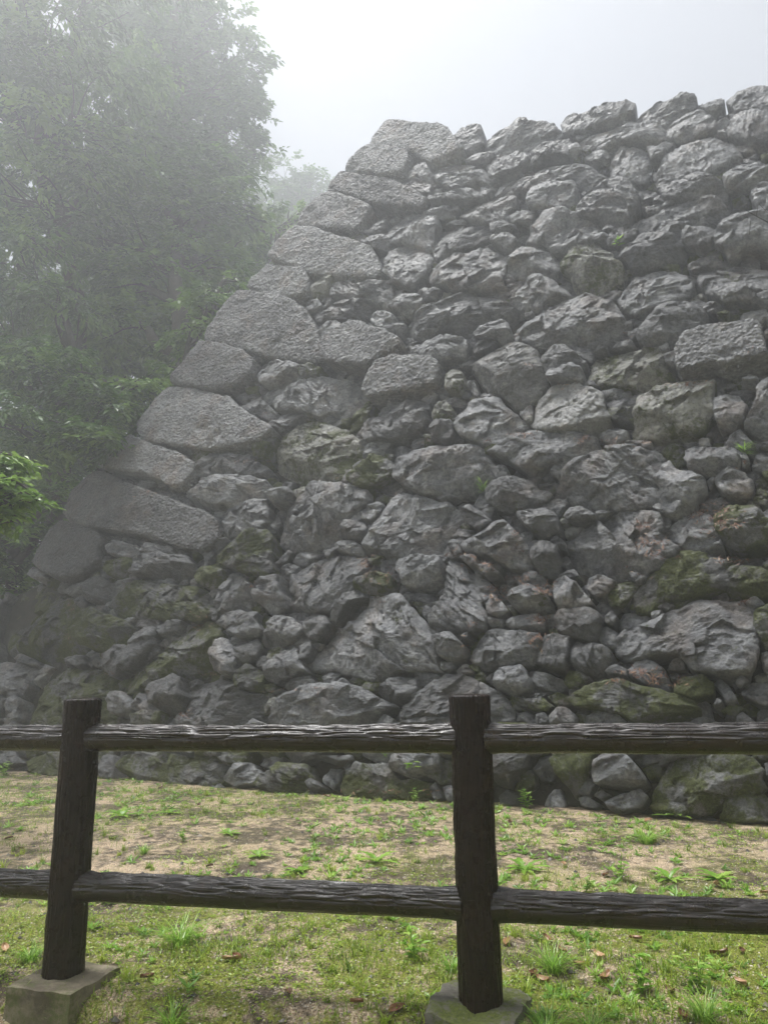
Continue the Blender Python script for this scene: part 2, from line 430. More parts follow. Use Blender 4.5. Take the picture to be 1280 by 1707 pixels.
'K': (300, 780, 4.0, """
200 290,270 240,350 200,430 185,530 185,550 250,540 330,490 390,400 420,290 435,240 380
600 420,620 300,640 220,770 130,850 62,980 70,1150 85,1200 140,1210 190,1100 270,1040 350,980 460,940 490,790 500,700 510,620 470
M 60 700,110 640,150 620,240 660,250 720,200 790,110 760
M 130 570,200 510,300 440,420 420,560 410,590 470,590 560,570 650,500 690,400 670,300 640,200 600
240 700,320 660,430 680,400 700,300 710
570 190,600 120,660 95,715 130,700 180,620 215
515 380,550 310,600 275,610 340,580 390
680 690,740 610,860 560,960 535,1130 550,1200 590,1210 650,1150 720,1080 800,980 920,850 930,730 890,670 870,665 780
205 870,220 800,260 740,330 700,400 710,440 770,480 800,440 860,380 910,290 920,215 940
430 740,440 700,490 690,520 720,490 770,450 770
490 790,530 710,640 710,640 790,665 830,650 900,560 940,500 880,470 830
590 610,640 575,715 600,690 650,660 680,600 690
990 480,1040 455,1120 460,1190 500,1180 560,1080 540,1010 520
1040 430,1060 360,1100 310,1180 315,1210 380,1190 450,1120 450
620 950,680 900,740 895,775 930,740 980,680 975
490 1150,540 1080,600 975,680 970,750 1020,780 1060,720 1130,640 1160,560 1170
780 1020,790 960,830 940,930 970,970 1020,930 1090,860 1130,810 1110
965 1000,990 930,1060 830,1130 800,1210 790,1210 840,1130 880,1060 950,1000 1010
215 1020,270 960,370 925,410 950,350 1000,270 1050
280 1060,340 1000,450 950,500 960,480 1000,520 1070,440 1110,380 1120
470 1060,480 1000,520 1000,530 1060,490 1080
30 640,30 560,80 540,110 590,90 650,50 670
0 580,25 600,30 690,0 700,-20 640
110 990,140 910,200 900,205 980,150 1000
"""),
'L': (580, 800, 4.0, """
90 400,130 280,220 150,250 75,300 55,440 75,610 105,715 145,700 210,640 330,575 400,555 460,430 460,300 470,180 460,100 440
50 180,90 120,150 105,200 120,170 180,120 230,60 220
610 95,700 70,780 90,780 130,730 155,700 130
715 170,780 130,850 180,920 230,870 290,830 300,760 240
650 320,680 265,770 270,830 310,740 330
590 460,630 380,660 350,715 370,715 440,640 470
720 390,760 350,860 300,880 260,960 230,1020 250,1100 320,1150 400,1200 520,1170 560,1050 540,960 500,860 460,760 430
290 560,310 500,430 490,560 495,595 520,590 620,560 700,470 700,350 690,345 620
160 500,210 485,265 540,240 590,200 605,170 560
340 705,420 700,535 740,530 800,450 780,380 760
605 520,620 480,700 490,760 550,850 610,920 680,900 760,850 800,890 860,870 940,810 950,800 980,680 985,600 980,520 930,530 870,580 820,620 720,610 620
700 470,740 440,810 470,840 550,770 530
845 540,900 530,980 590,970 610,900 620,860 580
910 640,960 620,1040 640,1130 640,1120 670,1040 705,970 690
890 790,920 720,1000 790,1040 850,990 890,900 860
450 850,480 810,540 830,530 870,490 910
485 960,520 945,550 970,520 1010,490 1000
550 1010,600 1000,680 1010,740 1080,765 1140,700 1180,600 1160,570 1080
890 900,920 880,1010 905,1000 945,920 950
1010 930,1040 880,1150 850,1230 870,1280 920,1270 980,1150 970,1060 960
740 1020,780 990,780 1040,750 1060
M 15 700,60 640,160 600,250 620,260 700,180 740,80 730
75 790,130 750,170 770,100 810
"""),
'M': (860, 820, 3.048, """
215 200,290 140,400 100,540 48,620 65,740 90,770 120,740 170,700 190,760 220,820 250,800 310,700 350,600 385,480 390,340 375,260 360,240 280
70 310,90 250,140 235,190 255,200 340,190 390,120 400,80 360
M 1010 100,1080 55,1180 50,1250 90,1290 170,1260 240,1150 250,1060 240,1010 180
170 420,230 400,290 450,370 550,300 570,200 570,180 500
180 640,200 580,340 580,420 610,400 700,380 740,290 720,200 690
335 460,345 400,420 395,480 420,430 500,380 500
M 440 490,480 430,530 410,600 430,570 490,520 550,460 540
M 550 520,600 450,700 360,810 290,930 280,1000 300,1070 350,1065 460,960 490,870 510,740 530,720 560,640 560,560 540
M 1065 400,1100 360,1170 370,1300 375,1390 420,1390 480,1250 500,1150 520,1080 490
480 610,510 565,560 560,650 575,660 630,580 660,490 650
660 640,720 600,760 590,860 545,980 520,1140 525,1180 580,1205 660,1200 750,1220 840,1190 900,1080 920,980 900,880 880,820 810,700 815,590 820,500 790,495 720,510 680,590 660
400 720,400 660,430 640,490 680,490 760,430 750
260 790,275 735,330 745,400 750,470 800,470 860,420 900,330 900,265 850
555 880,590 835,660 825,740 870,755 970,730 980,620 940,560 910
440 890,490 860,550 880,540 915,450 915
745 880,790 860,870 880,820 915,760 910
M 790 960,830 920,930 910,990 950,990 1000,880 1030,790 1000
1140 960,1170 930,1280 950,1390 990,1390 1060,1240 1060,1150 1010
1155 535,1210 505,1260 540,1200 570
M 1200 600,1280 550,1390 560,1390 750,1260 760,1220 680
1180 760,1230 780,1240 850,1280 900,1210 910,1200 830
1240 780,1390 760,1390 930,1290 930,1250 870
725 570,720 600,670 620,665 580
430 600,460 570,490 600,470 650,430 630
"""),
'N': (0, 940, 3.556, """
M 590 220,640 170,720 100,800 80,1000 95,1120 100,1200 170,1240 200,1220 270,1120 310,950 310,800 300,650 280
M -60 250,0 160,60 90,130 62,200 100,300 140,400 180,410 250,440 340,445 470,400 520,280 560,200 580,120 530,0 520,-60 450
M 680 690,730 600,850 530,950 440,1040 380,1100 320,1240 320,1260 400,1220 520,1130 640,1000 650,900 680,800 730,720 740
M 460 260,520 240,600 290,700 320,780 360,750 430,720 460,560 495,470 480,460 420,500 360
690 600,720 500,760 400,820 365,890 370,880 460,800 540,740 590
895 370,920 330,980 310,1045 320,1010 380,920 410
790 340,810 305,895 305,895 360,800 365
M 95 760,130 680,220 590,290 560,400 600,530 590,600 620,620 700,600 760,600 900,400 940,250 960,110 950,90 850
365 560,400 525,450 520,450 570,400 590
P 105 660,140 625,195 605,170 650,130 695
-60 580,60 570,150 600,100 680,60 740,0 780,-60 780
840 740,900 690,980 650,1050 660,1040 780,1000 850,940 860,870 810
760 840,770 760,840 750,880 820,900 860,780 860
600 760,680 740,750 800,740 870,650 880,600 850
M 750 890,830 855,930 870,920 930,860 960,760 960
930 940,960 880,1020 860,1100 920,1060 950
660 900,720 880,740 930,690 960
30 540,80 515,170 560,160 590,60 565
0 810,60 780,80 800,60 900,0 940,-60 900
M 120 1160,180 1110,380 1110,380 1200,300 1260,150 1230
570 1120,640 1130,650 1260,580 1280,560 1200
M 690 1190,750 1130,900 1110,1100 1110,1250 1130,1330 1200,1260 1290,1100 1320,900 1320,760 1290
1170 300,1190 240,1250 235,1250 290,1200 310
480 550,520 520,590 540,560 580,490 580
-60 1110,60 1110,100 1170,40 1190,-60 1190
"""),
'O': (320, 1040, 3.2, """
80 150,100 70,150 60,190 110,205 170,190 230,130 250,80 220
345 230,380 180,460 130,530 115,545 170,570 230,480 260,400 290,350 270
290 210,300 170,340 145,395 180,350 215
545 100,600 70,610 110,590 170,550 180
435 310,480 270,570 250,615 290,610 320,500 345,470 345
370 480,400 430,480 370,620 320,760 310,870 330,980 380,1050 420,970 450,880 510,830 560,400 560
955 340,1000 285,1080 265,1165 275,1165 340,1130 400,1060 400,990 380
700 300,760 260,800 290,800 310
240 530,290 490,360 520,330 545
930 530,990 460,1040 490,1020 530
M 365 330,420 315,475 350,430 400,380 370
615 270,665 295,640 315,615 300
M 0 760,40 690,150 690,170 740,120 820,60 865,0 865
150 820,200 740,280 730,330 780,290 840,200 860
M 320 850,350 790,440 735,560 740,600 830,540 880,470 895,380 880
300 690,430 690,410 730,360 755,300 730
640 800,670 745,735 750,720 820,690 860,640 830
750 740,800 710,810 770,770 790
600 690,820 690,830 720,700 725
M 800 770,860 730,1030 730,1050 800,1080 850,1150 810,1230 830,1250 900,1100 930,900 930,790 900,770 850
1040 760,1060 690,1200 690,1300 700,1300 760,1150 810
570 830,600 810,660 860,600 880
"""),
'P': (660, 1040, 3.556, """
415 180,440 90,510 10,640 15,800 45,830 80,790 200,700 220,560 230,470 230
790 200,820 90,880 50,1010 60,1000 170,980 260,880 240
560 320,580 240,720 240,770 330,765 370,700 395,620 390,565 360
0 540,70 430,160 330,260 270,360 280,480 330,560 370,640 430,670 500,660 570,400 610,0 610
310 240,380 200,420 260,330 270
220 240,230 195,300 195,310 230,270 250
480 290,520 250,575 245,560 300,520 320
755 300,770 250,850 260,950 290,980 340,900 360,820 355
755 430,790 390,860 385,820 430
680 570,690 510,740 490,800 530,800 585
800 580,810 520,860 510,885 550,860 585
890 540,930 480,980 475,1050 530,1030 585,900 585
M 970 310,1000 240,1100 270,1130 290,1050 350,1000 350
M 700 430,850 420,910 470,860 500,780 490,720 470
M 860 400,920 370,1000 400,1030 450,930 470
550 800,560 750,760 750,740 830,680 880,640 940,560 930
770 830,790 750,880 750,890 830,860 890,800 890
560 1000,600 950,680 970,720 1030,660 1050,570 1050
830 1040,880 950,920 945,950 1040,940 1060,840 1060
970 860,1010 820,1080 830,1100 900,1050 930
1040 960,1130 920,1140 970,1050 990
1090 830,1130 810,1160 870,1110 890
0 750,130 750,150 860,60 850,0 830
0 900,130 900,160 960,130 1020,0 1040,-60 1000
150 960,190 920,230 1010,190 1030
240 950,330 930,330 1020,260 1030
M 160 800,240 780,330 800,330 900,220 930,150 880
M 670 870,760 840,770 920,700 970,640 950
"""),
'Q': (940, 1040, 3.765, """
100 610,110 550,180 520,300 530,355 580,350 620
M 40 450,150 370,320 320,450 370,600 400,740 430,810 510,790 560,740 610,580 610,450 600,330 540,200 510,60 500
170 980,175 850,260 800,380 800,440 880,490 970,430 1000,280 990
230 1100,290 1060,440 1020,490 1060,440 1130,330 1160,250 1140
M 450 870,540 840,600 860,570 920,500 940
M 520 1120,540 1000,600 900,650 830,760 800,950 790,1150 800,1240 900,1250 1000,1180 1050,980 1080,900 1160,700 1180,560 1150
M 960 1200,1000 1090,1090 1060,1240 1040,1290 1120,1380 1200,1280 1220,1100 1220
400 800,560 790,660 800,560 840,450 860
1250 860,1390 830,1390 960,1270 950
755 590,790 550,850 540,970 590,960 615,770 615
1060 600,1070 540,1110 520,1200 590,1190 615
40 1060,90 1050,180 1100,150 1130,60 1110
150 1050,200 1015,260 1050,200 1080
1200 570,1280 540,1390 560,1390 620,1230 610
40 980,60 900,140 890,160 960,120 1040,60 1040
1000 520,1020 510,1050 550,1030 590,990 580
930 500,950 445,990 480,960 520
920 340,960 310,1020 360,1070 440,1050 480,1000 470,970 400
1040 340,1090 330,1100 360,1060 375
"""),
}
TRACED = []                                 # (kind, px outline)
for key, (ox, oy, sc_, txt) in CROPS.items():
    for ln in txt.strip().splitlines():
        kd = 'R'
        if ln[0] in 'DMLP': kd, ln = ln[0], ln[2:]
        pts = np.array([[float(a) for a in p.split()] for p in ln.split(',')])
        TRACED.append((kd, pts / sc_ + np.array([ox, oy])))
# ---------------------------------------------------------------- the wall: its plane
BL, BR = on_z(30, 1285), on_z(1280, 1380)
ax_u = BR - BL; ax_u[2] = 0; ax_u /= np.linalg.norm(ax_u)
out = np.array([ax_u[1], -ax_u[0], 0.0]); out = out if out[1] < 0 else -out      # horizontal, towards the camera
SET = 0.33                                                                      # batter: metres back per metre up
ax_v = np.array([0, 0, 1.0]) - out * SET; ax_v /= np.linalg.norm(ax_v)
ax_w = np.cross(ax_u, ax_v); ax_w = ax_w if ax_w.dot(out) > 0 else -ax_w
ORI = on_z(640, 1330)
def to_uv(px, py, w=0.11):
    d = ray(px, py); t = ((ORI - CAM).dot(ax_w) + w) / d.dot(ax_w); q = CAM + d * t - ORI
    return np.array([q.dot(ax_u), q.dot(ax_v)])
def uvw(u, v, w):
    return ORI + np.outer(u, ax_u) + np.outer(v, ax_v) + np.outer(w, ax_w)
def poly_area(p): return 0.5 * abs(np.dot(p[:, 0], np.roll(p[:, 1], 1)) - np.dot(p[:, 1], np.roll(p[:, 0], 1)))
def inside(p, X, Y):
    ins = np.zeros(X.shape, bool); j = len(p) - 1
    for i in range(len(p)):
        a, b = p[i], p[j]
        ins ^= ((a[1] > Y) != (b[1] > Y)) & (X < (b[0] - a[0]) * (Y - a[1]) / (b[1] - a[1] + 1e-12) + a[0]); j = i
    return ins

GR = 0.03; U0, U1, V0, V1 = -15.5, 13.0, -0.6, 17.0
NU, NV = int((U1 - U0) / GR), int((V1 - V0) / GR)
occ = np.zeros((NV, NU), bool)
def raster(p, commit, limit=0.4):
    x0, y0 = np.floor((p.min(0) - [U0, V0]) / GR).astype(int); x1, y1 = np.ceil((p.max(0) - [U0, V0]) / GR).astype(int) + 1
    x0, y0, x1, y1 = max(x0, 0), max(y0, 0), min(x1, NU), min(y1, NV)
    if x1 <= x0 or y1 <= y0: return False
    X, Y = np.meshgrid(U0 + (np.arange(x0, x1) + .5) * GR, V0 + (np.arange(y0, y1) + .5) * GR)
    ins = inside(p, X, Y); n = ins.sum()
    if n == 0: return False
    if (occ[y0:y1, x0:x1] & ins).sum() / n > limit: return False
    if commit: occ[y0:y1, x0:x1] |= ins
    return True

STONES = []        # kind, uv polygon, area in the photograph
for kd, px in sorted(TRACED, key=lambda t: -poly_area(t[1])):
    uv = np.array([to_uv(x, y) for x, y in px])
    c = uv.mean(0); uv = c + (uv - c) * (1 + (.028 if kd != 'D' else -.004) / max(.5, math.sqrt(poly_area(uv))))
    if raster(uv, True): STONES.append([kd, uv, poly_area(px)])

# the free area that the small packing stones fill: inside the wall's outline, outside the traced stones
cpx = [(-150, 1050), (-10, 985), (45, 960), (112, 850), (232, 705), (345, 570), (455, 430), (578, 275), (640, 215)]
tpx = [(740, 225), (800, 235), (860, 225), (930, 215), (1050, 185), (1160, 170), (1280, 160)]
cu = [to_uv(*p) for p in cpx]; tu = [to_uv(*p) for p in tpx]
slope = (cu[1] - cu[0]); low = cu[0] + slope * ((-0.6 - cu[0][1]) / slope[1])
top_dir = (tu[-1] - tu[0]); top_dir /= np.linalg.norm(top_dir)
OUTLINE = np.array([low] + cu + tu + [tu[-1] + top_dir * 7.5, [13.0 - 0.5, -0.6]])
VTOP = tu[-1][1]
X, Y = np.meshgrid(U0 + (np.arange(NU) + .5) * GR, V0 + (np.arange(NV) + .5) * GR)
region = inside(OUTLINE, X, Y)
free = region & ~occ
D = np.zeros(free.shape, np.float32); m_ = free.copy()
for k in range(16):
    D += m_
    e = m_.copy(); e[1:] &= m_[:-1]; e[:-1] &= m_[1:]; e[:, 1:] &= m_[:, :-1]; e[:, :-1] &= m_[:, 1:]
    if k % 2: e[1:, 1:] &= m_[:-1, :-1]; e[:-1, :-1] &= m_[1:, 1:]
    m_ = e
ys, xs = np.nonzero(D >= 2); dd = D[ys, xs] + RNG.random(len(ys)) * np.where(D[ys, xs] > 12, 6, 1.2)
order = np.argsort(-dd); blk = np.zeros(free.shape, bool); seeds = []
for i in order:
    y, x = ys[i], xs[i]
    if blk[y, x]: continue
    d = float(D[y, x]); r = max(2.6, d * RNG.uniform(1.35, 2.1)); seeds.append((x, y, d))
    a, b = int(r) + 1, r * r
    y0, y1, x0, x1 = max(0, y - a), min(NV, y + a + 1), max(0, x - a), min(NU, x + a + 1)
    yy, xx = np.ogrid[y0:y1, x0:x1]; blk[y0:y1, x0:x1] |= ((yy - y) ** 2 + ((xx - x) * 0.8) ** 2) <= b
lab = np.full(free.shape, -1, np.int32); best = np.full(free.shape, 1e9, np.float32)
for k, (x, y, d) in enumerate(seeds):
    a = int(d * 2.6) + 3
    y0, y1, x0, x1 = max(0, y - a), min(NV, y + a + 1), max(0, x - a), min(NU, x + a + 1)
    yy, xx = np.ogrid[y0:y1, x0:x1]; q = (np.sqrt((yy - y) ** 2 + ((xx - x) * 0.8) ** 2) / (d + 1)).astype(np.float32)
    s_ = best[y0:y1, x0:x1]; mk = (q < s_) & free[y0:y1, x0:x1]; s_[mk] = q[mk]; lab[y0:y1, x0:x1][mk] = k
FILL = []
for k, (x, y, d) in enumerate(seeds):
    pts = []; n = int(RNG.integers(5, 8))
    for j in range(n):
        an = 2 * math.pi * (j + RNG.random() * 0.5) / n; ca, sa = math.cos(an), math.sin(an); t = 0
        while t < d * 2.6 + 2:
            xx, yy = int(round(x + ca * t)), int(round(y + sa * t))
            if not (0 <= xx < NU and 0 <= yy < NV) or lab[yy, xx] != k: break
            t += 0.5
        t = max(t, 1.0); pts.append((U0 + (x + .5 + ca * t) * GR, V0 + (y + .5 + sa * t) * GR))
    FILL.append(np.array(pts))
print('fill stones', len(FILL), 'traced', len(STONES))

# ---------------------------------------------------------------- one stone
def stone_mesh(kind, P, idx, res=0.017, flat=False):
    """a rough block whose outline is P in the wall's plane: returns world vertices and faces"""
    rg = np.random.default_rng(1000 + idx)
    c = P.mean(0); a = poly_area(P); S = math.sqrt(max(a, 1e-4))
    # resample the outline by angle
    per = np.linalg.norm(P - np.roll(P, 1, 0), axis=1).sum()
    nth = int(np.clip(per / res, 16, 300)); nr = int(np.clip(S * 0.62 / res, 5, 60))
    seg = np.linalg.norm(np.roll(P, -1, 0) - P, axis=1); cum = np.concatenate([[0], np.cumsum(seg)]); tt = np.linspace(0, cum[-1], nth, endpoint=False)
    Pc = np.concatenate([P, P[:1]]); ex = np.interp(tt, cum, Pc[:, 0]) - c[0]; ey = np.interp(tt, cum, Pc[:, 1]) - c[1]
    if nth > 60:
        for _ in range(1 if S < .6 or kind == 'D' else 2): ex = (np.roll(ex, 1) + 2 * ex + np.roll(ex, -1)) / 4; ey = (np.roll(ey, 1) + 2 * ey + np.roll(ey, -1)) / 4
    if (ex * np.roll(ey, -1) - ey * np.roll(ex, -1)).sum() < 0: ex, ey = ex[::-1].copy(), ey[::-1].copy()
    q3 = np.stack([(ex + c[0]) * 3.2, (ey + c[1]) * 3.2, np.full(nth, idx * 1.0)], 1); amp_ = (.055 if kind != 'D' else .02) * min(1, S * 1.4)
    jg = fbm(q3 * (1.0 / max(.35, S)), 4, 5, gain=.62) * amp_ * (.7 if flat else 1.4); r_0 = np.hypot(ex, ey) + 1e-6
    ex, ey = ex * (1.015 + jg / r_0.mean()), ey * (1.015 + jg / r_0.mean())
    sr = np.linspace(0, 1, nr + 1)[1:] ** 0.9
    x = np.concatenate([[0], (sr[:, None] * ex[None]).ravel()]); y = np.concatenate([[0], (sr[:, None] * ey[None]).ravel()])
    s = np.concatenate([[0], np.repeat(sr, nth)])
    xm, xM, ym, yM = x.min(), x.max(), y.min(), y.max()
    u = c[0] + x; v = c[1] + y
    hw, hh = (xM - xm) / 2, (yM - ym) / 2
    dressed = kind == 'D'
    if dressed:
        base = 0.13 + 0.05 * rg.random(); gx, gy = rg.normal(0, .03, 2)
        pl = [base + gx * x + gy * y, 0.08 + (y - ym) * 7, 0.1 + (yM - y) * 7, 0.12 + (x - xm) * 8, (xM - x) * 5 + 0.08]
        kk = 0.012
    else:
        base = 0.09 + 0.07 * min(S, 1.0) * rg.uniform(0.2, 1.3) if S > .28 else rg.uniform(-0.12, 0.05)
        base += rg.normal(0, .02)
        if idx >= 500: base -= .05
        dy = 2 * hh; slack = (0.075 * S + .01) * (.35 if flat or kind == 'P' else 1); fl_ = .45 if flat or kind == 'P' else 1.0
        tl = 1.0 if S > .35 else 2.6
        pl = [base + slack * .15 + rg.normal(0, .12) * tl * x + rg.normal(-.1, .14) * tl * y]
        # chipped facets: tangent planes of an uneven dome
        npl = int(6 + 9 * min(S, 1.2)); an = rg.uniform(0, 2 * math.pi, npl); rr = np.sqrt(rg.random(npl)) * .95
        for q_a, q_r in zip(an, rr):
            fx, fy = math.cos(q_a) * q_r, math.sin(q_a) * q_r
            hgt = base + slack * (.25 - .7 * q_r ** 3) + rg.normal(0, .018) * S; gsl = -slack * 1.6 * q_r ** 2 * rg.uniform(.4, 1.4)
            sx_, sy_ = gsl * math.cos(q_a) / hw + rg.normal(0, .16), gsl * math.sin(q_a) / hh + rg.normal(-.03, .2)
            pl.append(hgt + sx_ * (x - fx * hw) + sy_ * (y - fy * hh))
        pl.append(-0.04 + (y - ym) * rg.uniform(1.6, 5) + x * rg.normal(0, .5))                     # steep underside
        if rg.random() < 0.7 and S > .3: pl.append(base * 0.95 + (y - (ym + dy * rg.uniform(.28, .5))) * rg.uniform(.45, 1.0) + x * rg.normal(0, .3) + (.3 if flat else 0))
        pl.append(0.04 + (yM - y) * rg.uniform(1.8, 4.5) + x * rg.normal(0, .3))
        pl.append(0.04 + (x - xm) * rg.uniform(2.5, 7) + y * rg.normal(0, .5)); pl.append(0.04 + (xM - x) * rg.uniform(2.5, 7) + y * rg.normal(0, .5))
        kk = 0.004 * S + 0.002
    w = pl[0]
    for q in pl[1:]:                                                          # smooth minimum
        h = np.clip(0.5 + 0.5 * (w - q) / kk, 0, 1); w = w * (1 - h) + q * h - kk * h * (1 - h)
    w = np.maximum(w, -.3)
    rim = 0.03 * S + .01 if not dressed else 0.032
    w = w - rim * s ** (16 if not dressed else 18)
    # relief
    rot = rg.normal(0, 1, (3, 3)); q_, _ = np.linalg.qr(rot); st = np.array([0.55, 1.0, 1.9]) if rg.random() < .6 else np.ones(3)
    pos = np.stack([u, v, w], 1); pp = (pos @ q_) * st
    if dressed:
        n1 = fbm(pos * 1.6, 3, 11 + idx % 7) * 0.022; n2 = fbm(pos * 19, 2, 21, gain=.6, ridged=True) * 0.017; n3 = fbm(pos * 5, 3, 33, ridged=True) * 0.018
        hole = np.clip(fbm(pos * 2.6, 2, 91 + idx) - .48, 0, 1) * .22
        w = w + n1 + n2 + n3 - hole
    else:
        ms = min(S, 1.0)
        n1 = fbm(pp * (1.7 / max(S, .4)), 3, 11 + idx % 13) * 0.07 * ms
        n2 = fbm(pp * 4.4, 5, 41 + idx % 5, ridged=True, gain=.6) * 0.026 * min(S + .3, 1.0)
        n3 = fbm(pp * np.array([1, 1, 1.4]) * 10, 3, 57, gain=.7) * 0.020
        n4 = fbm(pp * 24, 2, 97, gain=.7) * 0.013
        K_ = int(np.clip(5 + 26 * S * S, 5, 46)); sx_ = rg.uniform(xm, xM, K_); sy_ = rg.uniform(ym, yM, K_); tilt = rg.normal(0, .18 * fl_, (K_, 2)); off = rg.normal(0, .012 * fl_, K_) * min(1, S + .3)
        be = rg.normal(0, .5); cb, sb = math.cos(be), math.sin(be); wx = x + fbm(pos * 3.3 + 5, 3, 61) * .10 * ms; wy = y + fbm(pos * 3.3 - 9, 3, 62) * .08 * ms
        DX = wx[:, None] - sx_[None]; DY = wy[:, None] - sy_[None]; dd = (DX * cb + DY * sb) ** 2 * .45 + (-DX * sb + DY * cb) ** 2 * 1.5
        ki = dd.argmin(1); ar_ = np.arange(len(x)); split = np.clip(off[ki] + tilt[ki, 0] * DX[ar_, ki] + tilt[ki, 1] * DY[ar_, ki], -.06, .06)
        w = w + split * (1 - .6 * s ** 6)
        stp = n1 + n2; q = 0.038 * ms + 0.010                                # broken, stepped cleavage
        stp = stp + 0.9 * (np.round(stp / q + 4 * n3) * q - stp) * np.clip(0.5 + vnoise(pp * 1.8, 5), 0, 1)
        w = w + stp * 0.8 + n3 + n4
    # lateral wobble
    wob = np.stack([fbm(pos * 5 + 31, 3, 71), fbm(pos * 5 - 17, 3, 83)], 1) * 0.03 * min(1, S * 1.3)
    u = u + wob[:, 0] * s; v = v + wob[:, 1] * s
    # sides into the wall
    n0 = 1 + (nr - 1) * nth; eu, ev, ew = u[n0:], v[n0:], w[n0:]
    U_, V_, W_ = [u], [v], [w]
    deps = [(0.04, 1.0), (0.12, .985), (0.26, .95), (0.5, .86)] if not dressed else [(0.04, 1.0), (0.15, 1.0), (0.4, .995), (0.85, .97)]
    for dp, sh in deps:
        ww = ew - dp * (1 if S > .25 else .6); U_.append(c[0] + (eu - c[0]) * sh); V_.append(c[1] + (ev - c[1]) * sh); W_.append(np.maximum(ww, -0.9 if dressed else -.55))
    U_.append([c[0]]); V_.append([c[1]]); W_.append([W_[-1].mean() - .05])
    U_, V_, W_ = map(np.concatenate, (U_, V_, W_))
    Vt = uvw(U_, V_, W_)
    NR = nr + len(deps); j = np.arange(nth); jn = (j + 1) % nth
    tri = np.stack([np.zeros(nth, int), 1 + j, 1 + jn], 1)
    quads = np.concatenate([np.stack([1 + i * nth + j, 1 + (i + 1) * nth + j, 1 + (i + 1) * nth + jn, 1 + i * nth + jn], 1) for i in range(NR - 1)])
    last = len(Vt) - 1; tri2 = np.stack([np.full(nth, last), 1 + (NR - 1) * nth + jn, 1 + (NR - 1) * nth + j], 1)
    return Vt, [np.concatenate([tri, tri2]), quads], Vt[0].copy()

KM = {'R': ROCK, 'D': ROCK_D, 'M': ROCK_M, 'L': ROCK_L, 'P': ROCK_P}
wall = empty('stone_wall', (float(ORI[0]), float(ORI[1]), 0), 'tall battered castle wall of dry laid dark grey stones rising behind the log fence', 'wall')
WO = np.array(wall.location)
LBL = {'M': 'stone with green moss', 'L': 'stone mottled with pale lichen and moss', 'P': 'pale flat faced stone', 'D': 'dressed corner stone with a pitted face'}
CLBL = {}
BV, BF, nb_ = [], [], 0
def keep_bvh(V, Fc):
    global nb_
    BV.append(V)
    for f in Fc:
        f = f + nb_
        if f.shape[1] == 3: BF.append(f)
        else: BF.append(f[:, [0, 1, 2]]); BF.append(f[:, [0, 2, 3]])
    nb_ += len(V)
def joined(groups, name, label=None):
    """stones of one kind merged: list of (V, faces)"""
    Vs, T, Q, tn, n = [], [], [], [], 0
    for V, Fc, t in groups:
        Vs.append(V); T.append(Fc[0] + n); Q.append(Fc[1] + n); tn.append(np.full(len(V), t)); n += len(V)
    return np.concatenate(Vs), [np.concatenate(T), np.concatenate(Q)], np.concatenate(tn)
rest = []
# stones below the damp foot of the wall are mossier, as the photograph shows
for i, (kd, P, ar) in enumerate(STONES):
    V, Fc, c0 = stone_mesh(kd, P, i, flat=bool(P.mean(0)[1] > VTOP - .75 + (P.mean(0)[0] - tu[-1][0]) * .04))
    keep_bvh(V, Fc); t = RNG.random()
    if i < 100:
        me = mesh_np('stone', V - c0, Fc, KM[kd], True, np.full(len(V), t))
        o = obj('stone', me, wall, c0 - WO)
        if kd in LBL: o['label'] = LBL[kd]
    else: rest.append((V, Fc, t, kd))
mats_used = ['R', 'D', 'M', 'L', 'P']
for i, P in enumerate(FILL):
    if poly_area(P) < 0.0012: continue
    py_low = P.mean(0)[1]
    kd = 'M' if RNG.random() < (0.45 if py_low < 1.6 else 0.16) else ('L' if RNG.random() < .06 else 'R')
    P = P.mean(0) + (P - P.mean(0)) * 1.05
    V, Fc, c0 = stone_mesh(kd, P, 500 + i, res=0.017 if abs(P.mean(0)[0]) < 7 else 0.05)
    keep_bvh(V, Fc); rest.append((V, Fc, RNG.random(), kd))
Vs, Ts, Qs, tn, mi, n = [], [], [], [], [], 0
for V, Fc, t, kd in rest:
    Vs.append(V); Ts.append(Fc[0] + n); Qs.append(Fc[1] + n); tn.append(np.full(len(V), t)); n += len(V)
me = mesh_np('packing_stones', np.concatenate(Vs) - WO, [np.concatenate(Ts), np.concatenate(Qs)], ROCK, True, np.concatenate(tn))
for k in mats_used[1:]: me.materials.append(KM[k])
mi = np.concatenate([np.full(len(r[1][0]), mats_used.index(r[3]), np.int32) for r in rest] + [np.full(len(r[1][1]), mats_used.index(r[3]), np.int32) for r in rest])
if len(mi) == len(me.polygons): me.polygons.foreach_set('material_index', mi)
else: print('material index mismatch', len(mi), len(me.polygons))
o = obj('packing_stones', me, wall); o['kind'] = 'stuff'; o['label'] = 'the smaller stones packed between the large blocks'

# earth and rubble core behind the stones, with the terrace top
core_m, n, b = new_mat('dark_earth'); t = NT(n)
n.links.new(t.ramp(t.noise(6, 6, .7), [(0.3, (0.012, 0.011, 0.009)), (0.7, (0.05, 0.045, 0.036))]), b.inputs['Base Color']); b.inputs['Roughness'].default_value = 0.95
n.links.new(t.bump(t.noise(12, 6, .7), .8, .05), b.inputs['Normal'])
ol = OUTLINE.copy(); ctr = ol.mean(0)
ins_ = ctr + (ol - ctr) * 0.985; ins_[-2:] = ol[-2:]; ins_[0] = ol[0] + [0.35, 0]
fr = uvw(ins_[:, 0], ins_[:, 1], np.full(len(ins_), -0.26)); bk = fr - out * 9.0 - ax_u * 0.0
bk[:, 0] += 1.5
nn = len(fr); V = np.concatenate([fr, bk])
side = np.array([[i, i + nn, (i + 1) % nn + nn, (i + 1) % nn] for i in range(nn)])
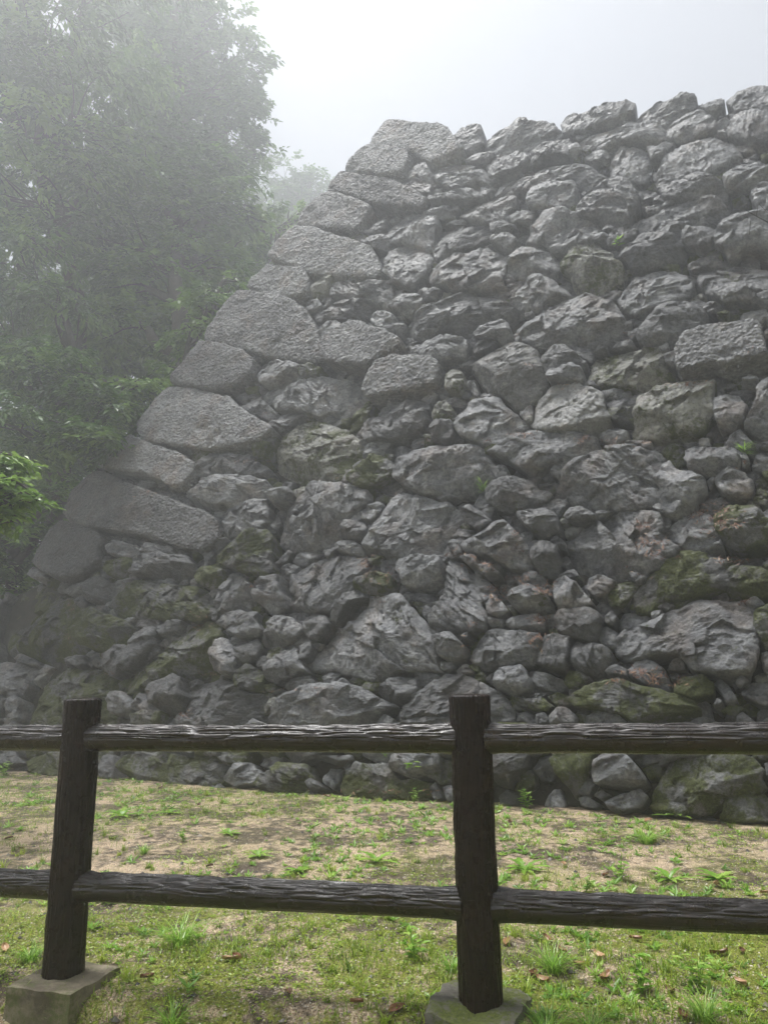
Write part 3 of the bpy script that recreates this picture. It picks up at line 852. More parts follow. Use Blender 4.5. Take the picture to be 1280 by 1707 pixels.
me = bpy.data.meshes.new('core'); me.from_pydata([tuple(p) for p in V - WO], [], [list(range(nn))[::-1], list(range(nn, 2 * nn))] + [list(map(int, q)) for q in side])
me.materials.append(core_m); obj('core', me, wall)
keep_bvh(fr, [np.array([[0, i, i + 1] for i in range(1, nn - 1)])])
BVH = BVHTree.FromPolygons([tuple(p) for p in np.concatenate(BV)], [tuple(map(int, f)) for f in np.concatenate(BF)])
# ---------------------------------------------------------------- ground: one sheet, denser near the camera
FENCE_A, FENCE_B = on_z(105, 1622), on_z(802, 1672)
fdir = FENCE_B - FENCE_A; fdir[2] = 0; FLEN = np.linalg.norm(fdir); fdir /= FLEN
fnor = np.array([-fdir[1], fdir[0], 0.0])                       # away from the camera
def gh(x, y):
    """ground height: level turf behind the fence, a bank that drops towards the path on the near side"""
    x = np.asarray(x, float); y = np.asarray(y, float)
    d = (x - FENCE_A[0]) * fnor[0] + (y - FENCE_A[1]) * fnor[1]
    k = np.clip(-(d + 0.02) / 0.42, 0, 1); k = k * k * (3 - 2 * k)
    p = np.stack([x.ravel(), y.ravel(), np.zeros(x.size)], 1)
    n = (fbm(p * 0.7, 3, 3) * 0.035 + fbm(p * 4.5, 3, 9) * 0.014).reshape(x.shape)
    z = -0.34 * k + n - 0.02
    far = np.clip((np.hypot(x, y) - 18) / 40, 0, 1)
    return z * (1 - far) - 0.03 * far
def axis(c, lo, hi, st, gr=1.16):
    a = [c]; s = st
    core = list(np.arange(lo, hi, st)); l = []; v = lo; s = st
    while v > -240: s *= gr; v -= s; l.append(v)
    r = []; v = core[-1]; s = st
    while v < 240: s *= gr; v += s; r.append(v)
    return np.array(l[::-1] + core + r)
gx, gy = axis(0, -5.5, 5.5, 0.045), axis(0, 1.6, 9.5, 0.045)
GX, GY = np.meshgrid(gx, gy); GZ = gh(GX, GY)
V = np.stack([GX.ravel(), GY.ravel(), GZ.ravel()], 1)
# small crumbs of relief close by
nf = fbm(np.stack([V[:, 0] * 16, V[:, 1] * 16, V[:, 2] * 0], 1), 3, 77) * 0.008; V[:, 2] += np.where(np.hypot(V[:, 0], V[:, 1]) < 12, nf, 0)
nx, ny = len(gx), len(gy); I = np.arange(nx * ny).reshape(ny, nx)
Q = np.stack([I[:-1, :-1].ravel(), I[:-1, 1:].ravel(), I[1:, 1:].ravel(), I[1:, :-1].ravel()], 1)
gm, n, b = new_mat('mossy_gravel'); t = NT(n)
gv = t.voro(150); g2 = t.voro(62)
sand = t.ramp(t.math('ADD', t.math('MULTIPLY', gv.outputs['Distance'], 0.6), t.math('MULTIPLY', t.noise(90, 4, .8), 0.5)), [(0.25, (0.16, 0.10, 0.055)), (0.5, (0.50, 0.36, 0.23)), (0.72, (0.84, 0.68, 0.48))])
soil = t.ramp(t.noise(60, 6, .8), [(0.3, (0.025, 0.018, 0.012)), (0.7, (0.13, 0.095, 0.06))])
col = t.mix(t.ramp(t.math('ADD', t.math('MULTIPLY', t.noise(1.6, 5, .65), .55), t.math('MULTIPLY', t.noise(11, 5, .7), .45)), [(0.45, 0.0), (0.54, 0.95)]), sand, soil)
mossf = t.ramp(t.math('ADD', t.math('MULTIPLY', t.noise(0.9, 4, .6, dist=.4), .55), t.math('MULTIPLY', t.noise(13, 6, .75), .45)), [(0.475, 0.0), (0.53, 0.9)])
gpos = n.nodes.new('ShaderNodeNewGeometry'); sxyz = n.nodes.new('ShaderNodeSeparateXYZ'); n.links.new(gpos.outputs['Position'], sxyz.inputs[0])
near = n.nodes.new('ShaderNodeMapRange'); n.links.new(sxyz.outputs['Y'], near.inputs[0]); near.inputs[1].default_value = 3.9; near.inputs[2].default_value = 5.4; near.inputs[3].default_value = 1.0; near.inputs[4].default_value = 0.14
mossf = t.math('MULTIPLY', mossf, near.outputs[0])
mossc = t.ramp(t.noise(110, 4, .8), [(0.3, (0.08, 0.095, 0.008)), (0.55, (0.23, 0.265, 0.02)), (0.8, (0.42, 0.44, 0.045))])
col = t.mix(mossf, col, mossc)
n.links.new(col, b.inputs['Base Color']); b.inputs['Roughness'].default_value = 0.8
nb = t.bump(gv.outputs['Distance'], .9, .012); nb = t.bump(t.noise(30, 6, .8), .7, .03, nb); nb = t.bump(g2.outputs['Distance'], .6, .02, nb)
n.links.new(nb, b.inputs['Normal'])
me = mesh_np('ground', V, Q, gm, True); o = obj('ground', me); tag(o, kind='structure', label='mossy sandy gravel ground in front of the stone wall')

def wall_front(x, y):
    """signed distance in front of the wall's foot (positive on the camera's side)"""
    return (x - ORI[0]) * out[0] + (y - ORI[1]) * out[1]
def scatter(nn, y0=2.2, y1=10.5):
    """points spread so that they are denser near the camera, in view"""
    yy = y0 + (y1 - y0) * RNG.random(nn) ** 1.25; xx = (RNG.random(nn) * 2 - 1) * (yy * 0.60 + 0.5)
    k = wall_front(xx, yy) > 0.06 
    return xx[k], yy[k]
def cover(x, y, seed=0):
    p = np.stack([x, y, np.zeros_like(x)], 1)
    return fbm(p * 0.85, 3, 100 + seed) * .6 + fbm(p * 3.6, 3, 110 + seed) * .5
def leafmat(name, a, bcol, c, rough=.5, trans=0.35):
    m, n, b = new_mat(name); t = NT(n)
    tv = t.attr()
    col = t.ramp(tv, [(0.0, a), (0.5, bcol), (1.0, c)])
    n.links.new(col, b.inputs['Base Color']); b.inputs['Roughness'].default_value = rough; b.inputs['Specular IOR Level'].default_value = .5
    tr = n.nodes.new('ShaderNodeBsdfTranslucent'); n.links.new(col, tr.inputs['Color'])
    mx = n.nodes.new('ShaderNodeMixShader'); mx.inputs[0].default_value = trans
    n.links.new(b.outputs[0], mx.inputs[1]); n.links.new(tr.outputs[0], mx.inputs[2])
    n.links.new(mx.outputs[0], [q for q in n.nodes if q.type == 'OUTPUT_MATERIAL'][0].inputs[0]); return m
GRASS = leafmat('grass_green', (0.08, 0.14, 0.012), (0.22, 0.33, 0.03), (0.42, 0.50, 0.07), .38, .4)
WEED = leafmat('weed_green', (0.09, 0.2, 0.025), (0.21, 0.40, 0.05), (0.38, 0.55, 0.11), .35, .45)

def blades(P, L, wd, az, lean, segs=3):
    """curved tapering blades: P roots (n,3)"""
    n = len(P); d = np.stack([np.cos(az), np.sin(az), np.zeros(n)], 1); sd_ = np.stack([-np.sin(az), np.cos(az), np.zeros(n)], 1)
    rows = []
    for k in range(segs + 1):
        f = k / segs; up = L * (f - 0.45 * lean * f * f); fw = L * lean * f ** 1.7
        c = P + d * fw[:, None]; c[:, 2] += up
        hw = (wd * (1 - f ** 1.6) * 0.5 + 0.0003)[:, None]
        rows += [c - sd_ * hw, c + sd_ * hw]
    V = np.stack(rows, 1).reshape(-1, 3); m = 2 * (segs + 1); b0 = (np.arange(n) * m)[:, None]
    Q = np.concatenate([b0 + np.array([[2 * k, 2 * k + 1, 2 * k + 3, 2 * k + 2]]) for k in range(segs)])
    return V, Q, m
# grass blades grow in tussocks, nobody could count them
x, y = scatter(17000); cv = cover(x, y); keep = cv + RNG.normal(0, .16, len(x)) > 0.05 + 0.24 * np.exp(-((y - 5.6) / 1.4) ** 2) - 0.16 * (y < 4.1) - .3 * np.exp(-wall_front(x, y) / .35); x, y = x[keep], y[keep]
x = np.repeat(x, 7) + RNG.normal(0, .018, len(x) * 7); y = np.repeat(y, 7) + RNG.normal(0, .018, len(y) * 7)
P = np.stack([x, y, gh(x, y) - .004], 1); nB = len(P)
V1_, Q1_, m1 = blades(P, RNG.uniform(.015, .05, nB) * np.where(P[:, 1] < 4.4, 1.35, 1) * (1 + .5 * (RNG.random(nB) > .93)), RNG.uniform(.002, .0045, nB), RNG.uniform(0, 6.28, nB), RNG.uniform(.2, 1.1, nB))
tint = np.repeat(np.clip(RNG.normal(.5, .25, nB), 0, 1), m1)
o = obj('grass', mesh_np('grass', V1_, Q1_, GRASS, True, tint)); tag(o, 'short green grass growing through the gravel in front of the wall', 'grass', kind='stuff')
print('blades', nB)
# loose small tufts
x, y = scatter(1500); cv = cover(x, y, 2); keep = (cv + RNG.normal(0, .2, len(x)) > .12) | ((wall_front(x, y) < .35) & (RNG.random(len(x)) < .6)); x, y = x[keep], y[keep]; nT = len(x); sz = RNG.uniform(.035, .10, nT); kb = 22
P = np.repeat(np.stack([x, y, gh(x, y) - .004], 1), kb, 0); P[:, :2] += RNG.normal(0, 1, (nT * kb, 2)) * np.repeat(sz, kb)[:, None] * .12
Vt_, Qt_, mt_ = blades(P, np.repeat(sz, kb) * RNG.uniform(.4, 1.1, nT * kb), RNG.uniform(.0025, .0055, nT * kb), RNG.uniform(0, 6.28, nT * kb), RNG.uniform(.3, 1.2, nT * kb))
o = obj('loose_tufts', mesh_np('loose_tufts', Vt_, Qt_, GRASS, True, np.repeat(np.clip(np.repeat(RNG.normal(.55, .2, nT), kb) + RNG.normal(0, .1, nT * kb), 0, 1), mt_)))
tag(o, 'short loose grass tufts dotted over the mossy gravel', 'grass', kind='stuff')
# creeping small-leaved ground cover and moss pads
def ovals(P, r, nrm_tilt, az, asp=0.6):
    n = len(P); d = np.stack([np.cos(az), np.sin(az), nrm_tilt], 1); s = np.stack([-np.sin(az), np.cos(az), RNG.normal(0, .25, n)], 1)
    a = P; V = np.stack([a, a + d * (r * .5)[:, None] + s * (r * asp * .5)[:, None] + [0, 0, .003], a + d * r[:, None], a + d * (r * .5)[:, None] - s * (r * asp * .5)[:, None] + [0, 0, .003]], 1).reshape(-1, 3)
    Q = np.arange(4 * n).reshape(n, 4); return V, np.concatenate([Q[:, [0, 1, 2]], Q[:, [0, 2, 3]]])
x, y = scatter(26000); cv = cover(x, y, 5); keep = cv + RNG.normal(0, .1, len(x)) > 0.0 - 0.12 * (y < 4.2) + .12 * ((y > 4.6) & (y < 6.6)); x, y = x[keep], y[keep]
x = np.repeat(x, 6) + RNG.normal(0, .014, len(x) * 6); y = np.repeat(y, 6) + RNG.normal(0, .014, len(y) * 6); nO = len(x)
P = np.stack([x, y, gh(x, y) + RNG.uniform(0, .014, nO)], 1)
V2_, T2_ = ovals(P, RNG.uniform(.006, .017, nO), RNG.uniform(-.1, .6, nO), RNG.uniform(0, 6.28, nO), .7)
o = obj('ground_cover', mesh_np('ground_cover', V2_, T2_, GRASS, False, np.repeat(np.clip(RNG.normal(.55, .25, nO), 0, 1), 4)))
tag(o, 'creeping small leaved green plants spread over the gravel', 'ground cover', kind='stuff')
# small flat rosettes and seedlings
x, y = scatter(9000); cv = cover(x, y, 9); keep = cv + RNG.normal(0, .12, len(x)) > .04 + .07 * ((y > 4.6) & (y < 6.4)) - .3 * np.exp(-wall_front(x, y) / .4); x, y = x[keep], y[keep]; nS_ = len(x)
sz = RNG.uniform(.014, .05, nS_); kk_ = 9; az = (RNG.uniform(0, 6.28, nS_)[:, None] + np.arange(kk_) * 6.28 / kk_ + RNG.normal(0, .25, (nS_, kk_))).ravel()
P = np.repeat(np.stack([x, y, gh(x, y) + .001], 1), kk_, 0)
V3_, T3_ = ovals(P, np.repeat(sz, kk_) * RNG.uniform(.6, 1.2, nS_ * kk_), RNG.uniform(.05, 1.0, nS_ * kk_), az, .34)
o = obj('seedlings', mesh_np('seedlings', V3_, T3_, WEED, False, np.repeat(np.clip(np.repeat(RNG.normal(.45, .25, nS_), kk_), 0, 1), 4)))
tag(o, 'tiny leafy seedlings sprouting all over the gravel', 'seedlings', kind='stuff')
# gravel grains
PEB, n, b = new_mat('gravel_grains'); t = NT(n)
n.links.new(t.ramp(t.attr(), [(0, (0.035, 0.033, 0.03)), (.35, (0.16, 0.14, .115)), (.7, (0.38, .32, .24)), (1, (.62, .56, .46))]), b.inputs['Base Color']); b.inputs['Roughness'].default_value = .5
x, y = scatter(110000); nP = len(x); r = 0.0018 + 0.0042 * RNG.random(nP) ** 3 + 0.014 * (RNG.random(nP) > .992) * RNG.random(nP)
z = gh(x, y)
base = np.array([[1, 0, 0], [.3, .9, 0], [-.8, .6, 0], [-.7, -.7, 0], [.5, -.85, 0], [0, 0, 1]], float)
an = RNG.uniform(0, 6.28, nP); ca, sa = np.cos(an), np.sin(an)
bb = base[None] * np.stack([r * RNG.uniform(.8, 1.5, nP), r * RNG.uniform(.7, 1.1, nP), r * RNG.uniform(.6, 1.0, nP)], 1)[:, None]
bb = np.stack([bb[..., 0] * ca[:, None] - bb[..., 1] * sa[:, None], bb[..., 0] * sa[:, None] + bb[..., 1] * ca[:, None], bb[..., 2]], 2)
bb = bb + np.stack([x, y, z + r * .15], 1)[:, None]
b0 = (np.arange(nP) * 6)[:, None, None]; Tt = (b0 + np.array([[i, (i + 1) % 5, 5] for i in range(5)])[None]).reshape(-1, 3)
o = obj('gravel', mesh_np('gravel', bb.reshape(-1, 3), Tt, PEB, False, np.repeat(np.clip(RNG.beta(2, 2, nP) + .1 - .45 * (r > .007), 0, 1), 6)))
tag(o, 'pale and dark gravel grains strewn over the ground', 'gravel', kind='stuff')

# ---------------------------------------------------------------- the log-look concrete fence
WOODM, n, b = new_mat('dark_log_concrete'); t = NT(n)
n.links.new(t.ramp(t.noise(14, 6, .7), [(0.3, (0.004, 0.0022, 0.0016)), (0.6, (0.014, 0.0075, 0.0055)), (0.85, (0.055, 0.032, 0.024))]), b.inputs['Base Color'])
n.links.new(t.ramp(t.noise(25, 4, .6), [(.3, .2), (.7, .42)]), b.inputs['Roughness']); b.inputs['Specular IOR Level'].default_value = .22
n.links.new(t.bump(t.noise(70, 6, .75), .5, .006), b.inputs['Normal'])
WOODR = WOODM.copy(); WOODR.name = 'wet_log_concrete'; bb_ = [q for q in WOODR.node_tree.nodes if q.type == 'BSDF_PRINCIPLED'][0]; bb_.inputs['Specular IOR Level'].default_value = .45; bb_.inputs['Coat Weight'].default_value = .22; bb_.inputs['Coat Roughness'].default_value = .18
CONC, n, b = new_mat('mossy_concrete'); t = NT(n)
cc = t.ramp(t.noise(9, 7, .7), [(0.3, (0.085, 0.07, 0.045)), (0.7, (0.24, 0.205, 0.145))])
mf = t.ramp(t.math('ADD', t.math('MULTIPLY', t.noise(5, 5, .7), .6), t.math('MULTIPLY', t.noise(40, 5, .8), .4)), [(0.5, 0.0), (0.6, .8)])
cc = t.mix(t.ramp(t.noise(4, 6, .75), [(.48, 0.0), (.62, .75)]), cc, (0.045, 0.034, 0.022))
n.links.new(t.mix(mf, cc, (0.07, 0.085, 0.018)), b.inputs['Base Color']); b.inputs['Roughness'].default_value = .85
nb = t.bump(t.noise(60, 6, .8), .5, .01); n.links.new(nb, b.inputs['Normal'])
CONM, n, b = new_mat('moss_covered_concrete'); t = NT(n)
cc = t.ramp(t.noise(9, 7, .7), [(0.3, (0.07, 0.066, 0.055)), (0.7, (0.2, 0.185, 0.155))])
mf = t.ramp(t.math('ADD', t.math('MULTIPLY', t.noise(4, 5, .7), .6), t.math('MULTIPLY', t.noise(40, 5, .8), .4)), [(0.475, 0.0), (0.54, 1.0)])
n.links.new(t.mix(mf, cc, t.ramp(t.noise(90, 4, .8), [(.3, (0.04, 0.055, 0.008)), (.7, (0.15, 0.18, 0.03))])), b.inputs['Base Color']); b.inputs['Roughness'].default_value = .9
n.links.new(t.bump(t.noise(50, 6, .85), .8, .025), b.inputs['Normal'])

def log_mesh(A, B, rad, seed, cap=True, smooth_low=0.0, flare=0.0, fr=(3.6, 5.5), am=.0075, lstep=.005, nth_=200):
    """a log from A to B with wavy bark ridges cast into it"""
    A, B = np.array(A, float), np.array(B, float); L = np.linalg.norm(B - A); d = (B - A) / L
    a = np.cross(d, [0, 0, 1.0]) if abs(d[2]) < .9 else np.cross(d, [0, 1.0, 0]); a /= np.linalg.norm(a); c = np.cross(a, d)
    nl, nt_ = int(L / lstep), nth_
    l = np.linspace(0, L, nl); th = np.linspace(0, 2 * math.pi, nt_, endpoint=False); LL, TT = np.meshgrid(l, th, indexing='ij')
    cx_, sy_ = np.cos(TT).ravel(), np.sin(TT).ravel(); lf = LL.ravel()
    wv = fbm(np.stack([cx_ * 1.2, sy_ * 1.2, lf * 3.0 + seed], 1), 2, seed) * 0.9
    p = np.stack([(cx_ + wv * .3) * fr[0], (sy_ + wv * .3) * fr[0], lf * fr[1] + seed * 3], 1)
    r1 = 1 - 2 * np.abs(vnoise(p, seed + 3)) ** .75; r2 = fbm(p * [1.9, 1.9, 2.3], 3, seed + 9, ridged=True)
    amp = np.ones_like(lf)
    up = sy_ * c[2] + cx_ * a[2]
    if smooth_low > 0: amp = np.clip((up + .12) / .2, 0.18, 1)
    rr = rad * (1 + 0.02 * np.sin(lf * 2.1 + seed)) + amp * (-np.maximum(r1, -.6) * am + r2 * 0.0022)
    if flare > 0:
        e = np.minimum(lf, L - lf); k = np.clip(1 - e / 0.10, 0, 1); rr = rr * (1 - .0 * k) + flare * k ** 2
    V = A + np.outer(lf, d) + (a[None] * cx_[:, None] + c[None] * sy_[:, None]) * rr[:, None]
    I = np.arange(nl * nt_).reshape(nl, nt_); In = np.roll(I, -1, 1)
    Q = np.stack([I[:-1].ravel(), In[:-1].ravel(), In[1:].ravel(), I[1:].ravel()], 1)
    # rounded ends
    ex = []; T = []
    for end, sgn in ((nl - 1, 1), (0, -1)):
        prev = I[end]; base_i = len(V) + sum(len(q) for q in ex); C = A + d * (L if sgn > 0 else 0)
        rings = []
        for q, (s_, h_) in enumerate(((.965, .004), (.9, .007), (.6, .010), (.25, .011))):
            rg_ = C + (V[I[end]] - C) * s_ + d * sgn * h_; rings.append(rg_)
        for q, rg_ in enumerate(rings):
            cur = base_i + q * nt_ + np.arange(nt_); cn = np.roll(cur, -1); pn = np.roll(prev, -1)
            T.append(np.stack([prev, pn, cn, cur] if sgn > 0 else [pn, prev, cur, cn], 1)); prev = cur
        ex += rings; ex.append((C + d * sgn * .0112)[None]); ci = base_i + len(rings) * nt_
        pn = np.roll(prev, -1); T3 = np.stack([prev, pn, np.full(nt_, ci)] if sgn > 0 else [pn, prev, np.full(nt_, ci)], 1)
        T.append(T3)
    V = np.concatenate([V] + ex)
    Qs = np.concatenate([Q] + [q for q in T if q.shape[1] == 4]); Ts = np.concatenate([q for q in T if q.shape[1] == 3])
    return V, [Qs, Ts]
def z_at(px, py):
    """height where the pixel's ray meets the fence's vertical plane"""
    dr = ray(px, py); t_ = (FENCE_A - CAM).dot(fnor) / dr.dot(fnor); return (CAM + dr * t_)
fence = empty('log_fence', (float(FENCE_A[0]), float(FENCE_A[1]), 0), 'dark brown log look fence with two rails running in front of the stone wall', 'fence')
FO = np.array(fence.location)
posts = [FENCE_A - fdir * FLEN, FENCE_A, FENCE_B, FENCE_B + fdir * FLEN]
ztop = (z_at(138, 1166)[2] + z_at(780, 1154)[2]) / 2
PR = 0.079
zt = [z_at(120, 1232)[2], z_at(790, 1230)[2]]; zl = [z_at(110, 1478)[2], z_at(795, 1507)[2]]
print('fence', FENCE_A, FENCE_B, FLEN, 'top', ztop, zt, zl, 'wall base', ORI, 'top v', VTOP)
zt_, zl_ = sum(zt) / 2, sum(zl) / 2
for i, p in enumerate(posts):
    p = p.copy(); p[2] = 0
    V, Fc = log_mesh(p + [0, 0, -.25], p + [0, 0, ztop - .011], PR, 20 + i, fr=(7.5, 4.5), am=.0034, lstep=.006 if i in (1, 2) else .02)
    po = obj('post', mesh_np('post', V - FO, Fc, WOODM, True), fence)
    # footing: a squared concrete block, or the rough mossy lump under the right-hand post
    rough = i in (2,)
    nS = 26
    if rough: fc = p.copy(); hw, hd, ang = 0.165, 0.165, math.atan2(fdir[1], fdir[0]) - R(14)
    else:
        cl, cf, cr_ = on_z(5, 1640), on_z(120, 1655), on_z(208, 1612)
        e1, e2 = cf - cl, cr_ - cf; fc = (cl + cr_) / 2 - FENCE_A + p; hw, hd = np.linalg.norm(e1) / 2, np.linalg.norm(e2) / 2; ang = math.atan2(e1[1], e1[0])
        hw = hd = (hw + hd) / 2
    ca, sa = math.cos(ang), math.sin(ang)
    vs, qs = [], []; g = np.linspace(-1, 1, nS)
    def face(fx):
        n0 = sum(len(v) for v in vs); a_, b_ = np.meshgrid(g, g, indexing='ij'); q = fx(a_.ravel(), b_.ravel()); vs.append(q)
        I = n0 + np.arange(nS * nS).reshape(nS, nS); qs.append(np.stack([I[:-1, :-1].ravel(), I[1:, :-1].ravel(), I[1:, 1:].ravel(), I[:-1, 1:].ravel()], 1))
    zt0, zb0 = (0.0, -0.5); k = 1.10
    zc = lambda b_: zb0 + (b_ + 1) / 2 * (zt0 - zb0)
    wf = lambda b_: hw * (k + (1 - k) * (b_ + 1) / 2)
    face(lambda a_, b_: np.stack([a_ * hw, b_ * hw, np.full(a_.size, zt0)], 1))
    for s_ in (-1, 1):
        face(lambda a_, b_: np.stack([a_ * wf(b_) * -s_, np.full(a_.size, 1.0) * wf(b_) * s_, zc(b_)], 1)); face(lambda a_, b_: np.stack([np.full(a_.size, 1.0) * wf(b_) * s_, a_ * wf(b_) * s_, zc(b_)], 1))
    V = np.concatenate(vs); amt = 0.04 if rough else 0.010
    if rough:                                    # rounded, crumbled edges
        rr = np.linalg.norm(V[:, :2], axis=1); V[:, 2] -= np.clip(rr - .17, 0, 1) * .3 * (V[:, 2] > -.02)
        V[:, :2] *= (1 - .16 * np.clip(rr / .22 - .8, 0, 1))[:, None]
    else:
        e_ = np.abs(V[:, :2]).max(1); V[:, 2] -= np.clip(e_ - hw * .955, 0, 1) * .6 * (V[:, 2] > -.001)
    for ax_ in range(3): V[:, ax_] += fbm(V * (7 if rough else 12) + ax_ * 17 + i * 5, 4, 60 + ax_) * amt
    V = np.stack([V[:, 0] * ca - V[:, 1] * sa, V[:, 0] * sa + V[:, 1] * ca, V[:, 2]], 1) + fc
    fo = obj('footing', mesh_np('footing', V - FO, np.concatenate(qs), CONM if rough else CONC, True), po)
    fo['label'] = 'rough moss covered concrete footing' if rough else 'square weathered concrete footing'
for i in range(3):
    for zz, sd_ in ((zt_, 40), (zl_, 50)):
        a, b_ = posts[i].copy(), posts[i + 1].copy(); a[2] = b_[2] = zz
        V, Fc = log_mesh(a + fdir * (PR - .022), b_ - fdir * (PR - .022), 0.0545, sd_ + i, smooth_low=1.0, flare=.007, fr=(5.2, 7.0), am=.0058, lstep=.005 if i == 1 else .007)
        obj('rail', mesh_np('rail', V - FO, Fc, WOODR, True), fence)

# ---------------------------------------------------------------- individual weeds
def weed(kind, px, py, size, label):
    p = on_z(px, py); q = p.copy(); q[2] = float(gh(np.array([q[0]]), np.array([q[1]]))[0]); V, Fq, tn = [], [], []
    rg = np.random.default_rng(int(px * 7 + py)); n0 = 0
    if kind == 'rosette':
        nL = rg.integers(9, 15); name = 'dandelion_plant'
        for k in range(nL):
            az = 6.28 * k / nL + rg.normal(0, .2); L = size * rg.uniform(.6, 1.1); el = rg.uniform(.15, .9); d = np.array([math.cos(az), math.sin(az)]); s = np.array([-d[1], d[0]])
            rows = 9
            for j in range(rows + 1):
                f = j / rows; r = L * (math.cos(el) * f + .15 * f * f); z = L * (math.sin(el) * f - .55 * f * f * math.sin(el) - .05 * f * f)
                w = size * .13 * (math.sin(math.pi * min(1, f * .85 + .12)) ** .8) * (1 if j % 2 else .55) + .0006
                cpt = np.array([d[0] * r, d[1] * r, z + .004]); 
                V += [cpt - np.append(s * w, -.25 * w), cpt, cpt + np.append(s * w, .25 * w)]
            for j in range(rows):
                a = n0 + 3 * j; Fq += [[a, a + 1, a + 4, a + 3], [a + 1, a + 2, a + 5, a + 4]]
            tn += [rg.uniform(.3, 1)] * (3 * (rows + 1)); n0 = len(V)
        V = np.array(V) + q; Fq = np.array(Fq)
    elif kind == 'tuft':
        size *= .8; name = 'grass_tuft'; nb2 = int(90 * size / .12); P = q + np.stack([rg.normal(0, size * .13, nb2), rg.normal(0, size * .13, nb2), np.zeros(nb2)], 1)
        az = np.arctan2(P[:, 1] - q[1], P[:, 0] - q[0]) + rg.normal(0, .6, nb2)
        V, Fq, m = blades(P, size * rg.uniform(.45, 1.1, nb2), rg.uniform(.003, .006, nb2) * (size / .12) ** .5, az, rg.uniform(.45, 1.4, nb2), 4); tn = np.repeat(rg.uniform(.2, 1, nb2), m)
    else:
        name = 'leafy_weed'; st = rg.integers(3, 6)
        for k in range(st):
            az0 = rg.uniform(0, 6.28); ln = rg.uniform(.1, .5); hgt = size * rg.uniform(.6, 1)
            for j in range(rg.integers(5, 9)):
                f = (j + 1) / 8; c = np.array([math.cos(az0) * ln * size * f, math.sin(az0) * ln * size * f, hgt * f]); az = rg.uniform(0, 6.28); L = size * rg.uniform(.25, .42)
                d = np.array([math.cos(az), math.sin(az), rg.uniform(-.1, .5)]); s = np.array([-math.sin(az), math.cos(az), 0]) * .28 * L
                V += [c, c + d * L * .35 + s + [0, 0, .004], c + d * L * .4, c + d * L * .35 - s + [0, 0, .004], c + d * L * .75 + s * .6, c + d * L - [0, 0, .1 * L], c + d * L * .75 - s * .6]
                Fq += [[n0, n0 + 1, n0 + 2, n0 + 2], [n0, n0 + 2, n0 + 3, n0 + 3], [n0 + 1, n0 + 4, n0 + 5, n0 + 2], [n0 + 2, n0 + 5, n0 + 6, n0 + 3]]; tn += [rg.uniform(.3, 1)] * 7; n0 += 7
            c0 = np.array([0, 0, 0.]); c1 = np.array([math.cos(az0) * ln * size, math.sin(az0) * ln * size, hgt]); w = .0018
            V += [c0 - [w, 0, 0], c0 + [w, 0, 0], c1 + [w, 0, 0], c1 - [w, 0, 0]]; Fq += [[n0, n0 + 1, n0 + 2, n0 + 3]]; tn += [.4] * 4; n0 += 4
        V = np.array(V) + q
        F4 = [f for f in Fq if f[2] != f[3]]; F3 = [f[:3] for f in Fq if f[2] == f[3]]; Fq = [np.array(F4)] + ([np.array(F3)] if F3 else [])
    o = obj(name, mesh_np(name, V - q, Fq, WEED, False, np.array(tn, float)), None, q)
    tag(o, label, {'rosette': 'weed', 'tuft': 'grass tuft', 'leafy': 'weed'}[kind], 'weeds growing in the gravel')
